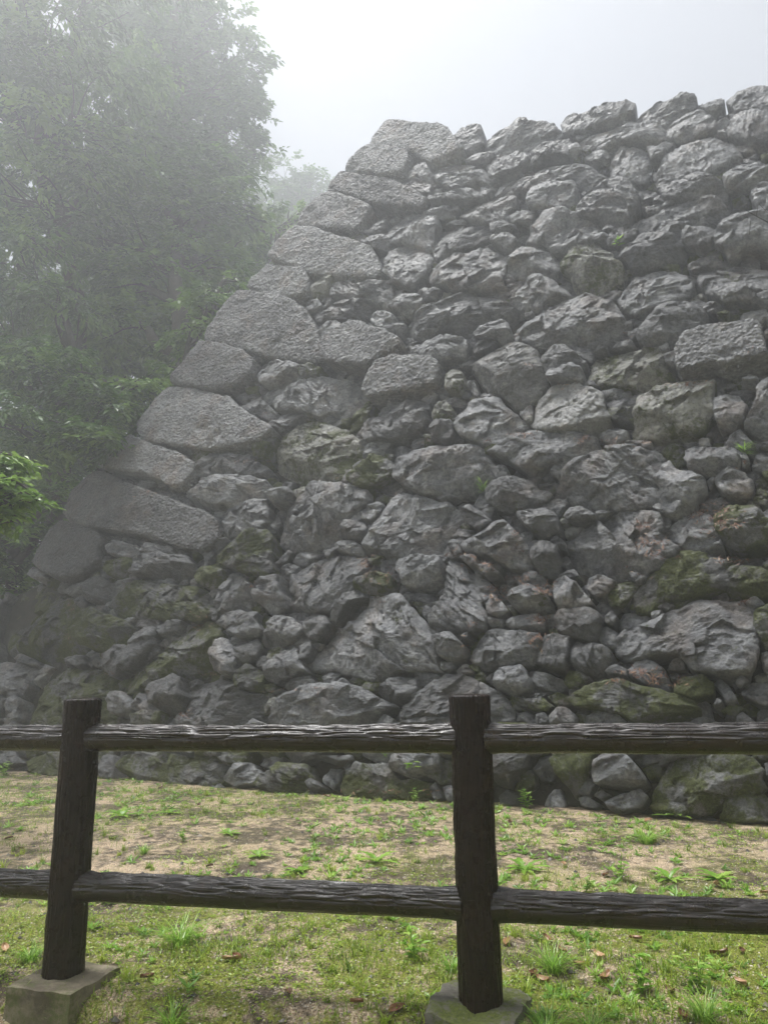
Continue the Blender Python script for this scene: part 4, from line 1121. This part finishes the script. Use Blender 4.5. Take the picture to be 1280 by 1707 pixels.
WEEDS = [
 ('rosette', 627, 1437, .19, 'large bright green dandelion rosette standing alone between the two fence posts'),
 ('rosette', 203, 1362, .20, 'broad dandelion rosette just right of the left fence post, above the lower rail'),
 ('tuft', 240, 1420, .12, 'spiky pale grass tuft behind the lower rail, right of the left post'),
 ('leafy', 306, 1400, .10, 'small upright weed between the spiky tuft and the middle of the lower rail'),
 ('rosette', 284, 1356, .14, 'low spreading weed near the wall foot, left of centre'),
 ('rosette', 430, 1425, .12, 'flat weed a little left of the big lone dandelion'),
 ('rosette', 383, 1388, .12, 'low weed patch close to the wall, left of the middle'),
 ('rosette', 497, 1452, .11, 'small weed peeping just above the lower rail, left of the lone dandelion'),
 ('tuft', 300, 1568, .20, 'dense bushy grass tuft below the lower rail, left part of the picture'),
 ('tuft', 50, 1592, .13, 'grass tuft at the far left, left of the left concrete footing'),
 ('tuft', 289, 1660, .15, 'grass tuft at the bottom, right of the square footing'),
 ('leafy', 190, 1690, .10, 'leafy weed against the right side of the square footing'),
 ('tuft', 1078, 1402, .21, 'tall bright grass tuft in the right half between wall and lower rail'),
 ('rosette', 873, 1446, .17, 'dandelion rosette just right of the right post above the lower rail'),
 ('rosette', 1130, 1362, .21, 'upright dandelion plant growing against the foot of the wall on the right'),
 ('leafy', 1063, 1352, .15, 'small leafy sprig at the wall foot left of the upright dandelion'),
 ('leafy', 878, 1346, .20, 'bright leafy weed at the wall foot right of the right post'),
 ('leafy', 1034, 1460, .15, 'slender weed rising above the lower rail left of two rosettes'),
 ('rosette', 1115, 1458, .15, 'left of two rosettes above the right end of the lower rail'),
 ('rosette', 1195, 1458, .15, 'right of two rosettes above the right end of the lower rail'),
 ('leafy', 976, 1480, .10, 'small bright weed touching the top of the lower rail, right half'),
 ('leafy', 692, 1590, .13, 'thin weed below the lower rail, left of the right post'),
 ('tuft', 752, 1612, .12, 'grass tuft touching the foot of the right post on its left'),
 ('tuft', 921, 1605, .17, 'tall thin grass clump below the lower rail, right of the right post'),
 ('leafy', 1069, 1640, .15, 'leafy weed in the lower right below the rail, on the mossy ground'),
 ('leafy', 1165, 1632, .14, 'dark leafed weed in the lower right corner area, above the bottom tuft'),
 ('tuft', 1175, 1690, .16, 'bottom grass tuft nearest the lower right corner'),
 ('tuft', 909, 1700, .18, 'bright grass tuft beside the mossy footing, at the bottom edge'),
 ('tuft', 984, 1700, .15, 'grass tuft at the bottom edge, second to the right of the mossy footing'),
 ('leafy', 7, 1290, .2, 'light green weed at the foot of the wall on the far left edge'),
 ('rosette', 53, 1338, .15, 'low weed left of the left post above the lower rail'),
 ('tuft', 640, 1700, .14, 'short grass tuft at the bottom edge left of the mossy footing'),
 ('leafy', 690, 1600 - 262, .13, 'leafy weed at the wall foot just left of the right post'),
]
for w_ in WEEDS: weed(*w_)

# sprout on the wall ledge
# ---------------------------------------------------------------- fallen leaves
LEAFM, n, b = new_mat('dead_leaf'); t = NT(n)
n.links.new(t.ramp(t.attr(), [(0, (0.06, 0.028, 0.016)), (.5, (0.21, 0.09, 0.045)), (1, (.42, .27, .15))]), b.inputs['Base Color']); b.inputs['Roughness'].default_value = .4
spots = [(1240/3.01, 0)] and [(15,1400),(35,1418),(118,1437),(720/3.01,1600),(735/3.01,1635),(262,1690),(8,1587),(700,1577),(912,1571),(935,1590),(965,1614),(975,1635),(1000,1600),(1010,1636),(1120,1661),(1130,1664),(1140,1700),(1200,1595),(660,1688),(600,1680),(480,1660),(420,1530),(545,1330),(720,1370),(990,1356),(1010,1463),(1195,1480),(1270,1492),(1270,1372),(1150,1372),(395,1600),(360,1625),(850,1375),(1080,1370),(350,1447),(585,1597),(905,1640),(1235,1645),(1060,1570),(560,1570),(760,1395),(330,1345),(268,1316),(1245,1440)]
spots = [(RNG.uniform(0, 1280), y_ + RNG.uniform(-6, 6)) if i_ % 4 == 3 else (x_, y_) for i_, (x_, y_) in enumerate(spots)]
def hid(px, py):
    lr = 1453 + .041 * px
    return lr - 12 < py < lr + 62 or abs(px - (150 - .074 * (py - 1000))) < 48 or abs(px - (770 + .0385 * (py - 950))) < 48 or (px < 215 and py > 1595) or (700 < px < 890 and py > 1650)
spots = [q for q in spots if not hid(*q)]
def zone(px, py): return (0 if px < 105 else 1 if px < 800 else 2, int(py > 1453 + .041 * px))
ZN = {0: 'left of the left post', 1: 'between the two posts', 2: 'right of the right post'}; RN = {0: 'above', 1: 'below'}
ORD = 'leftmost,second,third,fourth,fifth,sixth,seventh,eighth,ninth,tenth,eleventh,twelfth,thirteenth,fourteenth,fifteenth,sixteenth'.split(',')
def leaf_label(q):
    same = sorted(t_ for t_ in spots if zone(*t_) == zone(*q)); k = same.index(q); z_ = zone(*q)
    if len(same) == 1: return 'the only brown fallen leaf %s, %s the lower rail' % (ZN[z_[0]], RN[z_[1]])
    return ('leftmost' if k == 0 else ORD[k] + ' from left') + ' of the brown leaves %s, %s the lower rail' % (ZN[z_[0]], RN[z_[1]])
for i, (px, py) in enumerate(spots):
    p = on_z(px, py)
    if wall_front(p[0], p[1]) < .1: continue
    for _ in range(3): p = on_z(px, py, float(gh(np.array([p[0]]), np.array([p[1]]))[0]))
    L = RNG.uniform(.045, .085); m = 7; V = []; cu_ = RNG.uniform(-.3, .5); tw = RNG.uniform(-.4, .4)
    for a in range(m + 1):
        f = a / m; w = L * .22 * math.sin(math.pi * f) ** .75 + .0006
        for s in (-1, -.5, 0, .5, 1):
            V.append(((f - .5) * L, s * w, .012 * abs(s) + cu_ * L * (f - .5) ** 2 * 1.6 + tw * s * w * (f - .5) + .010))
    V = np.array(V); Q = np.array([[5 * a + b_, 5 * a + 5 + b_, 5 * a + 6 + b_, 5 * a + 1 + b_] for a in range(m) for b_ in range(4)])
    o = obj('fallen_leaf', mesh_np('fallen_leaf', V, Q, LEAFM, True, np.full(len(V), RNG.random())), None, p); o.rotation_euler = (RNG.normal(0, .15), RNG.normal(0, .15), RNG.uniform(0, 6.28))
    tag(o, leaf_label(spots[i]), 'fallen leaf', 'brown fallen leaves on the gravel')

# ---------------------------------------------------------------- needle litter caught on the ledges, moss tufts
NEED, n, b = new_mat('red_needles'); t = NT(n)
n.links.new(t.ramp(t.attr(), [(0, (0.05, 0.02, 0.012)), (.6, (0.17, 0.075, 0.045)), (1, (.36, .23, .14))]), b.inputs['Base Color']); b.inputs['Roughness'].default_value = .6
LIT = [(1195,870,30,26,260),(1160,850,16,14,120),(1225,885,18,12,110),(1225,930,26,10,120),(905,985,18,22,240),(905,1030,14,26,240),(895,1065,12,20,130),(880,968,34,8,160),(800,940,24,14,170),(832,985,18,16,200),(765,925,18,8,80),(612,945,14,18,190),(625,985,18,12,110),(650,960,10,14,60),(1060,1128,50,9,330),(1110,1138,30,7,140),(330,1035,18,12,160),(420,975,10,6,40),(1010,735,34,6,150),(1075,740,20,6,60),(720,738,22,5,60),(1090,925,30,8,90),(1060,950,26,10,70),(1085,905,24,8,90),(870,725,26,5,60),(300,1190,16,10,90),(305,1180,10,8,60),(345,1125,20,5,70),(845,560,18,8,70),(880,610,16,4,40),(1052,562,10,6,40),(405,770,40,4,70),(255,822,26,4,50),(480,1150,60,5,80),(810,735,10,4,20),(1240,1000,16,8,70),(690,790,16,5,40),(118,1065,8,10,50),(118,1010,6,14,60),(790,1050,10,14,110),(775,1075,6,16,60),(1150,640,40,5,50),(930,640,14,4,30),(1240,775,14,8,60),(975,735,10,10,60),(1250,600,6,20,30),(440,690,24,4,40),(560,800,20,4,30),(860,905,8,22,80),(1070,880,14,10,80),(185,1120,12,8,60),(640,1320,160,4,120)]
V, T, tn = [], [], []; k0 = 0
for (px, py, sx, sy, cnt) in LIT:
    for _ in range(cnt):
        qx, qy = px + RNG.normal(0, sx * .6), py + RNG.normal(0, sy * .6); d = ray(qx, qy)
        hit, nr_, ix, ds = BVH.ray_cast(Vector(CAM), Vector(d), 60)
        if hit is None: continue
        nr_ = np.array(nr_); 
        if nr_.dot(d) > 0: nr_ = -nr_
        if nr_[2] < .05 + .25 * RNG.random(): continue
        h = np.array(hit) + nr_ * RNG.uniform(.003, .02); dr = RNG.normal(0, 1, 3); dr -= nr_ * dr.dot(nr_) * .85; dr /= np.linalg.norm(dr)
        L = RNG.uniform(.02, .06); s = np.cross(dr, nr_); s /= np.linalg.norm(s) + 1e-9; w = RNG.uniform(.002, .0045)
        L *= 1.25; w *= 1.3
        V += [h - dr * L / 2, h + s * w, h + dr * L / 2, h - s * w]; T.append([k0, k0 + 1, k0 + 2, k0 + 3]); tn += [RNG.random() ** 1.3] * 4; k0 += 4
o = obj('needle_litter', mesh_np('needle_litter', np.array(V), np.array(T), NEED, False, np.array(tn))); tag(o, 'reddish brown needles and twigs caught on the ledges of the wall', 'needle litter', kind='stuff')
# green sprouts rooted in the wall's joints
def wall_plant(px, py, size, kind, label):
    hit, nr_, ix, ds = BVH.ray_cast(Vector(CAM), Vector(ray(px, py)), 60)
    h = np.array(hit); V, Q, tn, n0 = [], [], [], 0; rg = np.random.default_rng(int(px))
    for k in range(9 if kind == 'leafy' else 26):
        az = rg.uniform(math.pi, 2 * math.pi) ; d = np.array([math.cos(az), math.sin(az), rg.uniform(-.3, 1.0)]); L = size * rg.uniform(.5, 1); s = np.cross(d, [0, 0, 1.]); s /= np.linalg.norm(s); w = L * (.17 if kind == 'leafy' else .03)
        a = h + [0, -.02, rg.uniform(0, size * .6)]
        V += [a, a + d * L * .5 + s * w, a + d * L - [0, 0, .2 * L], a + d * L * .5 - s * w]; Q += [[n0, n0 + 1, n0 + 2, n0 + 3]]; tn += [rg.uniform(.2, 1)] * 4; n0 += 4
    o = obj('wall_plant', mesh_np('wall_plant', np.array(V) - h, np.array(Q), WEED, False, np.array(tn)), None, h); tag(o, label, 'wall plant', 'small plants rooted in the wall')
wall_plant(688, 1280, .12, 'leafy', 'small five leafed sprout on the mossy wall foot just left of the right post')
wall_plant(640, 1262, .11, 'leafy', 'pale sprout under the top rail, left of the small five leafed sprout')
wall_plant(805, 822, .16, 'grass', 'olive grass tuft hanging from a joint in the middle of the wall')
wall_plant(1028, 412, .12, 'leafy', 'tiny light green sprout high on the right part of the wall')
wall_plant(1240, 760, .14, 'grass', 'grass tuft in a joint near the right edge, above the red needle patch')
# bare twig high on the right
tw = []; hit = BVH.ray_cast(Vector(CAM), Vector(ray(1285, 380)), 60)[0]; h = np.array(hit) - ax_u * 0 + ax_w * .06
segs = [((1285, 380), (1262, 368), .008), ((1262, 368), (1245, 358), .006), ((1262, 368), (1264, 350), .004), ((1280, 362), (1266, 347), .004), ((1252, 376), (1250, 398), .005)]
V, Q, n0 = [], [], 0
for A_, B_, r_ in segs:
    pa, pb = [np.array(BVH.ray_cast(Vector(CAM), Vector(ray(*q)), 60)[0]) + ax_w * .07 for q in (A_, B_)]
    d = pb - pa; a = np.cross(d, [0, 0, 1.]); a /= np.linalg.norm(a); c = np.cross(a, d); c /= np.linalg.norm(c)
    for P_, rr in ((pa, r_), (pb, r_ * .7)):
        for k in range(6): V.append(P_ + (a * math.cos(k * 1.047) + c * math.sin(k * 1.047)) * rr)
    Q += [[n0 + k, n0 + (k + 1) % 6, n0 + 6 + (k + 1) % 6, n0 + 6 + k] for k in range(6)]; n0 += 12
o = obj('bare_twig', mesh_np('bare_twig', np.array(V) - h, np.array(Q), core_m, True), None, h); tag(o, 'bare dark twig lying across the wall at its upper right edge', 'twig')
# ---------------------------------------------------------------- trees left of the wall's corner
BARK, n, b = new_mat('wet_bark'); t = NT(n)
n.links.new(t.ramp(t.noise(12, 6, .7), [(0.3, (0.02, 0.016, 0.012)), (0.7, (0.075, 0.062, 0.048))]), b.inputs['Base Color']); b.inputs['Roughness'].default_value = .8
n.links.new(t.bump(t.noise(20, 6, .7, co=t.co((1, 1, .3))), .8, .03), b.inputs['Normal'])
LEAF = leafmat('evergreen_leaf', (0.035, 0.08, 0.014), (0.10, 0.20, 0.035), (0.24, 0.38, 0.08), .38, .3)
LEAFB = leafmat('young_leaf', (0.07, 0.14, 0.03), (0.16, 0.28, 0.05), (0.30, 0.44, 0.10), .36, .42)
def tube(V, Q, tn, pts, rads, seg=8):
    n0 = len(V); m = len(pts)
    for i, (p, r_) in enumerate(zip(pts, rads)):
        d = pts[min(i + 1, m - 1)] - pts[max(i - 1, 0)]; d = d / (np.linalg.norm(d) + 1e-9); a = np.cross(d, [0.13, .9, .3]); a /= np.linalg.norm(a); c = np.cross(d, a)
        for k in range(seg): V.append(p + (a * math.cos(6.2832 * k / seg) + c * math.sin(6.2832 * k / seg)) * r_)
    for i in range(m - 1):
        for k in range(seg): Q.append([n0 + i * seg + k, n0 + i * seg + (k + 1) % seg, n0 + (i + 1) * seg + (k + 1) % seg, n0 + (i + 1) * seg + k])
def limb(A, B, r0, r1, rg, sag=.12, m=9):
    A, B = np.array(A, float), np.array(B, float); L = np.linalg.norm(B - A); pts = []; o = rg.normal(0, 1, 3) * L * .05; o2 = rg.normal(0, 1, 3) * L * .035
    for i in range(m + 1):
        f = i / m; p = A + (B - A) * f + np.array([0, 0, 1]) * L * sag * math.sin(math.pi * f) + o * math.sin(math.pi * f) + o2 * math.sin(2 * math.pi * f) + rg.normal(0, .012, 3) * L * .4; pts.append(p)
    return pts, list(np.linspace(r0, r1, m + 1))
def tree(name, base, dist_list, nleaf, leaf_len, label, seed, mat=LEAF, trunk_r=.22, droop=.5, group='trees left of the wall', spray=24, trunk_top=None, sparse=.5, sl_k=1.0):
    """dist_list: crown masses as (px, py, distance ahead, radius px, flatten)"""
    rg = np.random.default_rng(seed); base = np.array(base, float); V, Q = [], []
    blobs = []
    for (px, py, ds, rp, fl) in dist_list:
        c = at_dist(px, py, ds); rad = rp / F * np.linalg.norm(c - CAM); blobs.append((c, rad, fl))
    cen = np.mean([b_[0] for b_ in blobs], 0); top = trunk_top if trunk_top is not None else cen + [0, 0, .2]
    tp, tr_ = limb(base, top, trunk_r, trunk_r * .35, rg, 0, 14); tube(V, Q, None, tp, tr_, 12)
    LV, LT, tn = [], [], []; tips = []
    tot = sum(r * r for _, r, _ in blobs)
    for c, rad, fl in blobs:
        lowi = [i for i, p in enumerate(tp) if p[2] < c[2] - .1 * rad]; st = tp[max(3, min(len(tp) - 2, (lowi[-1] if lowi else 3) - 1))]
        bp, br = limb(st, c, trunk_r * .5, .045, rg, .04); tube(V, Q, None, bp, br, 7)
        nt_ = int(6 + rad * 5)
        for k in range(nt_):
            d = rg.normal(0, 1, 3); d /= np.linalg.norm(d); d[2] = d[2] * fl; e = c + d * rad * rg.uniform(.6, .95); s0 = bp[rg.integers(4, len(bp))]
            q, r_ = limb(s0, e, .028, .008, rg, .06, 6); tube(V, Q, None, q, r_, 5)
        # sprays of leaves
        n_s = max(3, int(0.9 * nleaf * rad * rad / tot / spray))
        # leaf shelves: flattened clumps hung on the mass, with gaps between
        nc = int(7 + 4 * rad); cd = rg.normal(0, 1, (nc, 3)); cd /= np.linalg.norm(cd, axis=1)[:, None]
        cr = rad * rg.uniform(.2, .48, nc); cc = c + cd * np.array([1, 1, fl]) * (rad * (1 - sparse * .7 * rg.random(nc) ** 1.5) - cr * .4)[:, None]
        pick = rg.choice(nc, n_s, p=cr ** 2 / (cr ** 2).sum())
        dd_ = rg.normal(0, 1, (n_s, 3)); dd_ /= np.linalg.norm(dd_, axis=1)[:, None]; dd_[:, 2] = np.abs(dd_[:, 2]) * np.where(rg.random(n_s) < .88, 1, -.6)
        C = cc[pick] + dd_ * np.array([1, 1, .5]) * (cr[pick] * rg.uniform(.5, 1.0, n_s))[:, None]
        dd_ = dd_ + (C - c) / rad * .8
        az = np.arctan2(dd_[:, 1], dd_[:, 0]) + rg.normal(0, .5, n_s); sl = leaf_len * rg.uniform(2.5, 5.5, n_s) * sl_k
        sdir = np.stack([np.cos(az), np.sin(az), rg.normal(-.25 * droop, .25, n_s)], 1); sdir /= np.linalg.norm(sdir, axis=1)[:, None]
        ft = rg.random((n_s, spray)); side = np.where(rg.random((n_s, spray)) < .5, -1, 1)
        perp = np.stack([-sdir[:, 1], sdir[:, 0], np.zeros(n_s)], 1); perp /= np.linalg.norm(perp, axis=1)[:, None]
        P = C[:, None] + sdir[:, None] * (ft * sl[:, None])[..., None] + np.array([0, 0, -1]) * (ft ** 2 * sl[:, None] * .35 * droop)[..., None] + rg.normal(0, leaf_len * .35, (n_s, spray, 3))
        ld = sdir[:, None] * rg.uniform(.2, 1, (n_s, spray, 1)) + perp[:, None] * (side * rg.uniform(.3, 1.1, (n_s, spray)))[..., None] + np.array([0, 0, -1]) * (droop * rg.uniform(.1, 1.0, (n_s, spray)))[..., None]
        ld /= np.linalg.norm(ld, axis=2)[..., None]; P = P.reshape(-1, 3); ld = ld.reshape(-1, 3); N = len(P)
        up = np.array([0, 0, 1.0]) + rg.normal(0, .35, (N, 3)); sv_ = np.cross(ld, up); sv_ /= np.linalg.norm(sv_, axis=1)[:, None] + 1e-9; nv = np.cross(sv_, ld)
        L = leaf_len * rg.uniform(.95, 1.65, N)[:, None]; w = L * rg.uniform(.18, .27, N)[:, None]
        a = P; b1 = P + ld * L * .45 + sv_ * w + nv * w * .35; b2 = P + ld * L * .45 - sv_ * w + nv * w * .35; tip = P + ld * L - nv * L * .06
        vv = np.stack([a, b1, tip, b2], 1).reshape(-1, 3); n0 = sum(len(q) for q in LV); I = n0 + np.arange(4 * N).reshape(N, 4)
        LV.append(vv); LT.append(np.concatenate([I[:, [0, 1, 2]], I[:, [0, 2, 3]]]))
        tv = np.clip(np.repeat(rg.normal(.42, .12, n_s) + rg.normal(0, .22, nc)[pick], spray) + rg.normal(0, .12, N), 0, 1); tn.append(np.repeat(tv, 4))
    root = empty(name, base, label, 'tree', group)
    obj('trunk', mesh_np('trunk', np.array(V) - base, np.array(Q), BARK, True), root)
    obj('crown', mesh_np('crown', np.concatenate(LV) - base, np.concatenate(LT), mat, False, np.concatenate(tn)), root)
    return root
def gp(px, dist, z=-.1):
    """a foot on the ground in the direction of column px at a distance"""
    p = at_dist(px, 1143, dist); p[2] = z; return p
tree('broadleaf_tree', gp(110, 16.5), [(60,60,15.5,150,.9),(150,-40,16,130,.9),(20,200,15,120,.8),(120,190,15,95,.8),(60,330,15,110,.7),(-60,330,15,110,.8),(170,300,15.5,70,.7),(30,440,14.5,70,.6),(105,505,14.2,48,.55),(-40,520,15,70,.7)],
     42000, .15, 'big drooping evergreen tree at the left edge, reaching the top of the picture', 11, trunk_r=.36, droop=.9)
tree('broadleaf_tree', gp(215, 21.5), [(265,30,21,85,.9),(330,60,21,75,.8),(385,130,21,48,.8),(330,170,21,75,.7),(250,130,21,80,.7),(395,200,21,38,.7),(290,250,21,70,.7),(370,260,21,52,.7),(425,255,21.5,26,.7),(230,-50,21,90,.8),(320,-60,21,60,.8)],
     52000, .15, 'tall misty tree with twisted branches against the sky, right of the drooping one', 12, trunk_r=.4, droop=.3, sparse=.7)
tree('broadleaf_tree', gp(240, 17.5), [(250,300,17,80,.7),(330,290,17.5,62,.7),(200,400,16.5,75,.7),(300,390,17,75,.7),(370,350,17.5,45,.7),(250,480,16.5,70,.6),(340,450,17,60,.6),(385,420,17.5,32,.6),(180,540,16,55,.6),(290,560,16.5,50,.6)],
     46000, .15, 'full crowned evergreen tree in the mist between the drooping tree and the wall', 13, trunk_r=.34, droop=.7)
tree('broadleaf_tree', gp(480, 38, -.1), [(460,350,36,48,.8),(500,330,37,42,.8),(475,300,37,34,.8),(515,310,37,28,.8),(430,400,36,52,.8),(490,380,36,50,.8),(540,330,38,26,.8),(500,430,36,55,.8),(440,480,36,60,.8),(540,400,37,50,.8)],
     20000, .2, 'faint far tree just left of the wall, nearly lost in the fog', 14, trunk_r=.3, droop=.3)
tree('young_tree', gp(455, 22), [(470,375,21.5,34,.6),(440,385,21.5,30,.6),(500,355,22,24,.6),(420,420,21,30,.6),(460,430,21.5,40,.6),(400,470,21,40,.6)],
     4500, .14, 'bright leaved young tree touching the upper part of the wall corner', 15, mat=LEAFB, trunk_r=.1, droop=.6)
tree('young_tree', gp(360, 14.5), [(365,490,14.2,34,.5),(340,520,14,30,.5),(385,465,14.5,20,.5),(330,560,14,36,.5),(300,610,14,34,.5)],
     2000, .13, 'yellow green young tree beside the middle of the wall corner', 16, mat=LEAFB, trunk_r=.07, droop=.7)
tree('broadleaf_tree', gp(60, 13), [(40,640,12.5,60,.45),(110,620,12.5,50,.4),(180,680,12.2,50,.4),(120,720,12,60,.45),(40,720,12,60,.5),(200,740,12,36,.4),(60,600,12.8,50,.4),(230,640,12.8,34,.35),(150,660,12.3,50,.4)],
     15000, .12, 'low layered evergreen tree left of the wall corner, below the misty trees', 17, trunk_r=.12, droop=.6)
tree('broadleaf_tree', gp(-130, 7.6), [(-80,800,6.4,50,.6),(-5,768,6.2,28,.5),(20,812,6.1,26,.5),(-20,845,6.2,34,.5),(56,830,6.1,15,.45),(15,862,6.2,16,.5)],
     3000, .075, 'near tree branch with bright fresh leaves reaching in from the left edge', 18, mat=LEAFB, trunk_r=.09, droop=.5, spray=14, trunk_top=at_dist(-110, 800, 7.2), sl_k=.6)
# the wood behind: further trees filling the gaps down to the ground
hz = [(-60,17,[(-60,560,17,130,.8),(-30,760,17,110,.8),(-70,900,17,100,.8)]),(60,19,[(60,560,18.5,110,.9),(30,450,18.5,80,.9),(130,560,18.8,80,.9),(110,650,18.5,80,.9),(40,660,18.5,80,.9),(30,760,18.5,100,.8),(80,880,18.5,90,.8)]),(170,20,[(170,620,19.5,100,.8),(235,640,19.5,60,.9),(200,560,19.5,80,.9),(150,800,19.5,90,.8),(220,760,20,80,.8),(180,940,19.5,70,.8)]),
      (290,23,[(290,560,22.5,80,.8),(320,680,22.5,80,.8),(280,820,22.5,90,.8)]),(380,27,[(380,520,26,70,.8),(400,620,26,70,.8),(360,740,26,80,.8)]),(120,28,[(120,300,28,110,.8),(60,450,28,110,.8),(200,420,28,100,.8),(300,480,28,80,.8)]),(-30,14.6,[(5,965,14.4,40,.8),(-10,1020,14.3,50,.8),(-50,940,14.4,60,.8),(30,930,14.6,36,.7),(-90,1000,14.3,60,.8)]),(20,14.5,[(10,880,14.2,60,.8),(60,900,14.4,45,.7),(-60,880,14.5,80,.8),(110,830,14.8,45,.7)])]
hl = ['shadowy tree deep in the wood beyond the left frame edge', 'shadowy tree behind the low layered tree at the far left', 'shadowy tree in the wood directly left of the lower wall corner', 'dim tree in the wood left of the middle of the wall corner', 'dim tree in the wood nearest the upper wall corner', 'foggy tree behind the gap between the two tall trees', 'dark bush at the far left edge, against the lowest big corner stone', 'dark low tree at the very foot of the wood beside the lowest corner stones']
for i, (px, ds, bl) in enumerate(hz):
    tree('woodland_tree', gp(px, ds), bl, 24000 if i < 6 else 6000, .15, hl[i], 30 + i, trunk_r=.2, droop=.5, group='trees of the dark wood')

hgx, hgy = np.meshgrid(np.linspace(-120, 60, 90), np.linspace(30, 140, 60)); hgz = np.clip((hgy - 30) / 40, 0, 1) * 5 * np.clip((20 - hgx) / 40, 0.0, 1) + (fbm(np.stack([hgx.ravel() * .15, hgy.ravel() * .15, 0 * hgx.ravel()], 1), 4, 8).reshape(hgx.shape)) * 1.6 - 1.2
I = np.arange(hgx.size).reshape(hgx.shape); HM, n, b = new_mat('wooded_slope'); t = NT(n); n.links.new(t.ramp(t.noise(.8, 8, .75), [(.35, (.012, .022, .008)), (.7, (.05, .085, .02))]), b.inputs['Base Color']); b.inputs['Roughness'].default_value = .95
n.links.new(t.bump(t.noise(1.5, 8, .8), 1, .8), b.inputs['Normal'])
o = obj('hillside', mesh_np('hillside', np.stack([hgx.ravel(), hgy.ravel(), hgz.ravel()], 1), np.stack([I[:-1, :-1].ravel(), I[:-1, 1:].ravel(), I[1:, 1:].ravel(), I[1:, :-1].ravel()], 1), HM, True)); tag(o, kind='structure', label='dark wooded hillside fading into the fog')

# ---------------------------------------------------------------- the fog that fills the air
me = bpy.data.meshes.new('haze'); hx, y0, y1, z0, z1 = 250, -250, 250, -1.5, 28
vs = [(x_, y_, z_) for x_ in (-hx, hx) for y_ in (y0, y1) for z_ in (z0, z1)]
me.from_pydata(vs, [], [(0, 1, 3, 2), (4, 6, 7, 5), (0, 4, 5, 1), (2, 3, 7, 6), (0, 2, 6, 4), (1, 5, 7, 3)])
hm = bpy.data.materials.new('fog'); hm.use_nodes = True; n = hm.node_tree; n.nodes.clear()
pv = n.nodes.new('ShaderNodeVolumePrincipled'); pv.inputs['Color'].default_value = (.955, .98, 1.0, 1); pv.inputs['Density'].default_value = 0.0145; pv.inputs['Anisotropy'].default_value = 0.72
on = n.nodes.new('ShaderNodeOutputMaterial'); n.links.new(pv.outputs[0], on.inputs['Volume']); me.materials.append(hm)
o = obj('haze', me); tag(o, 'pale mountain fog hanging in the air', 'fog', kind='stuff')
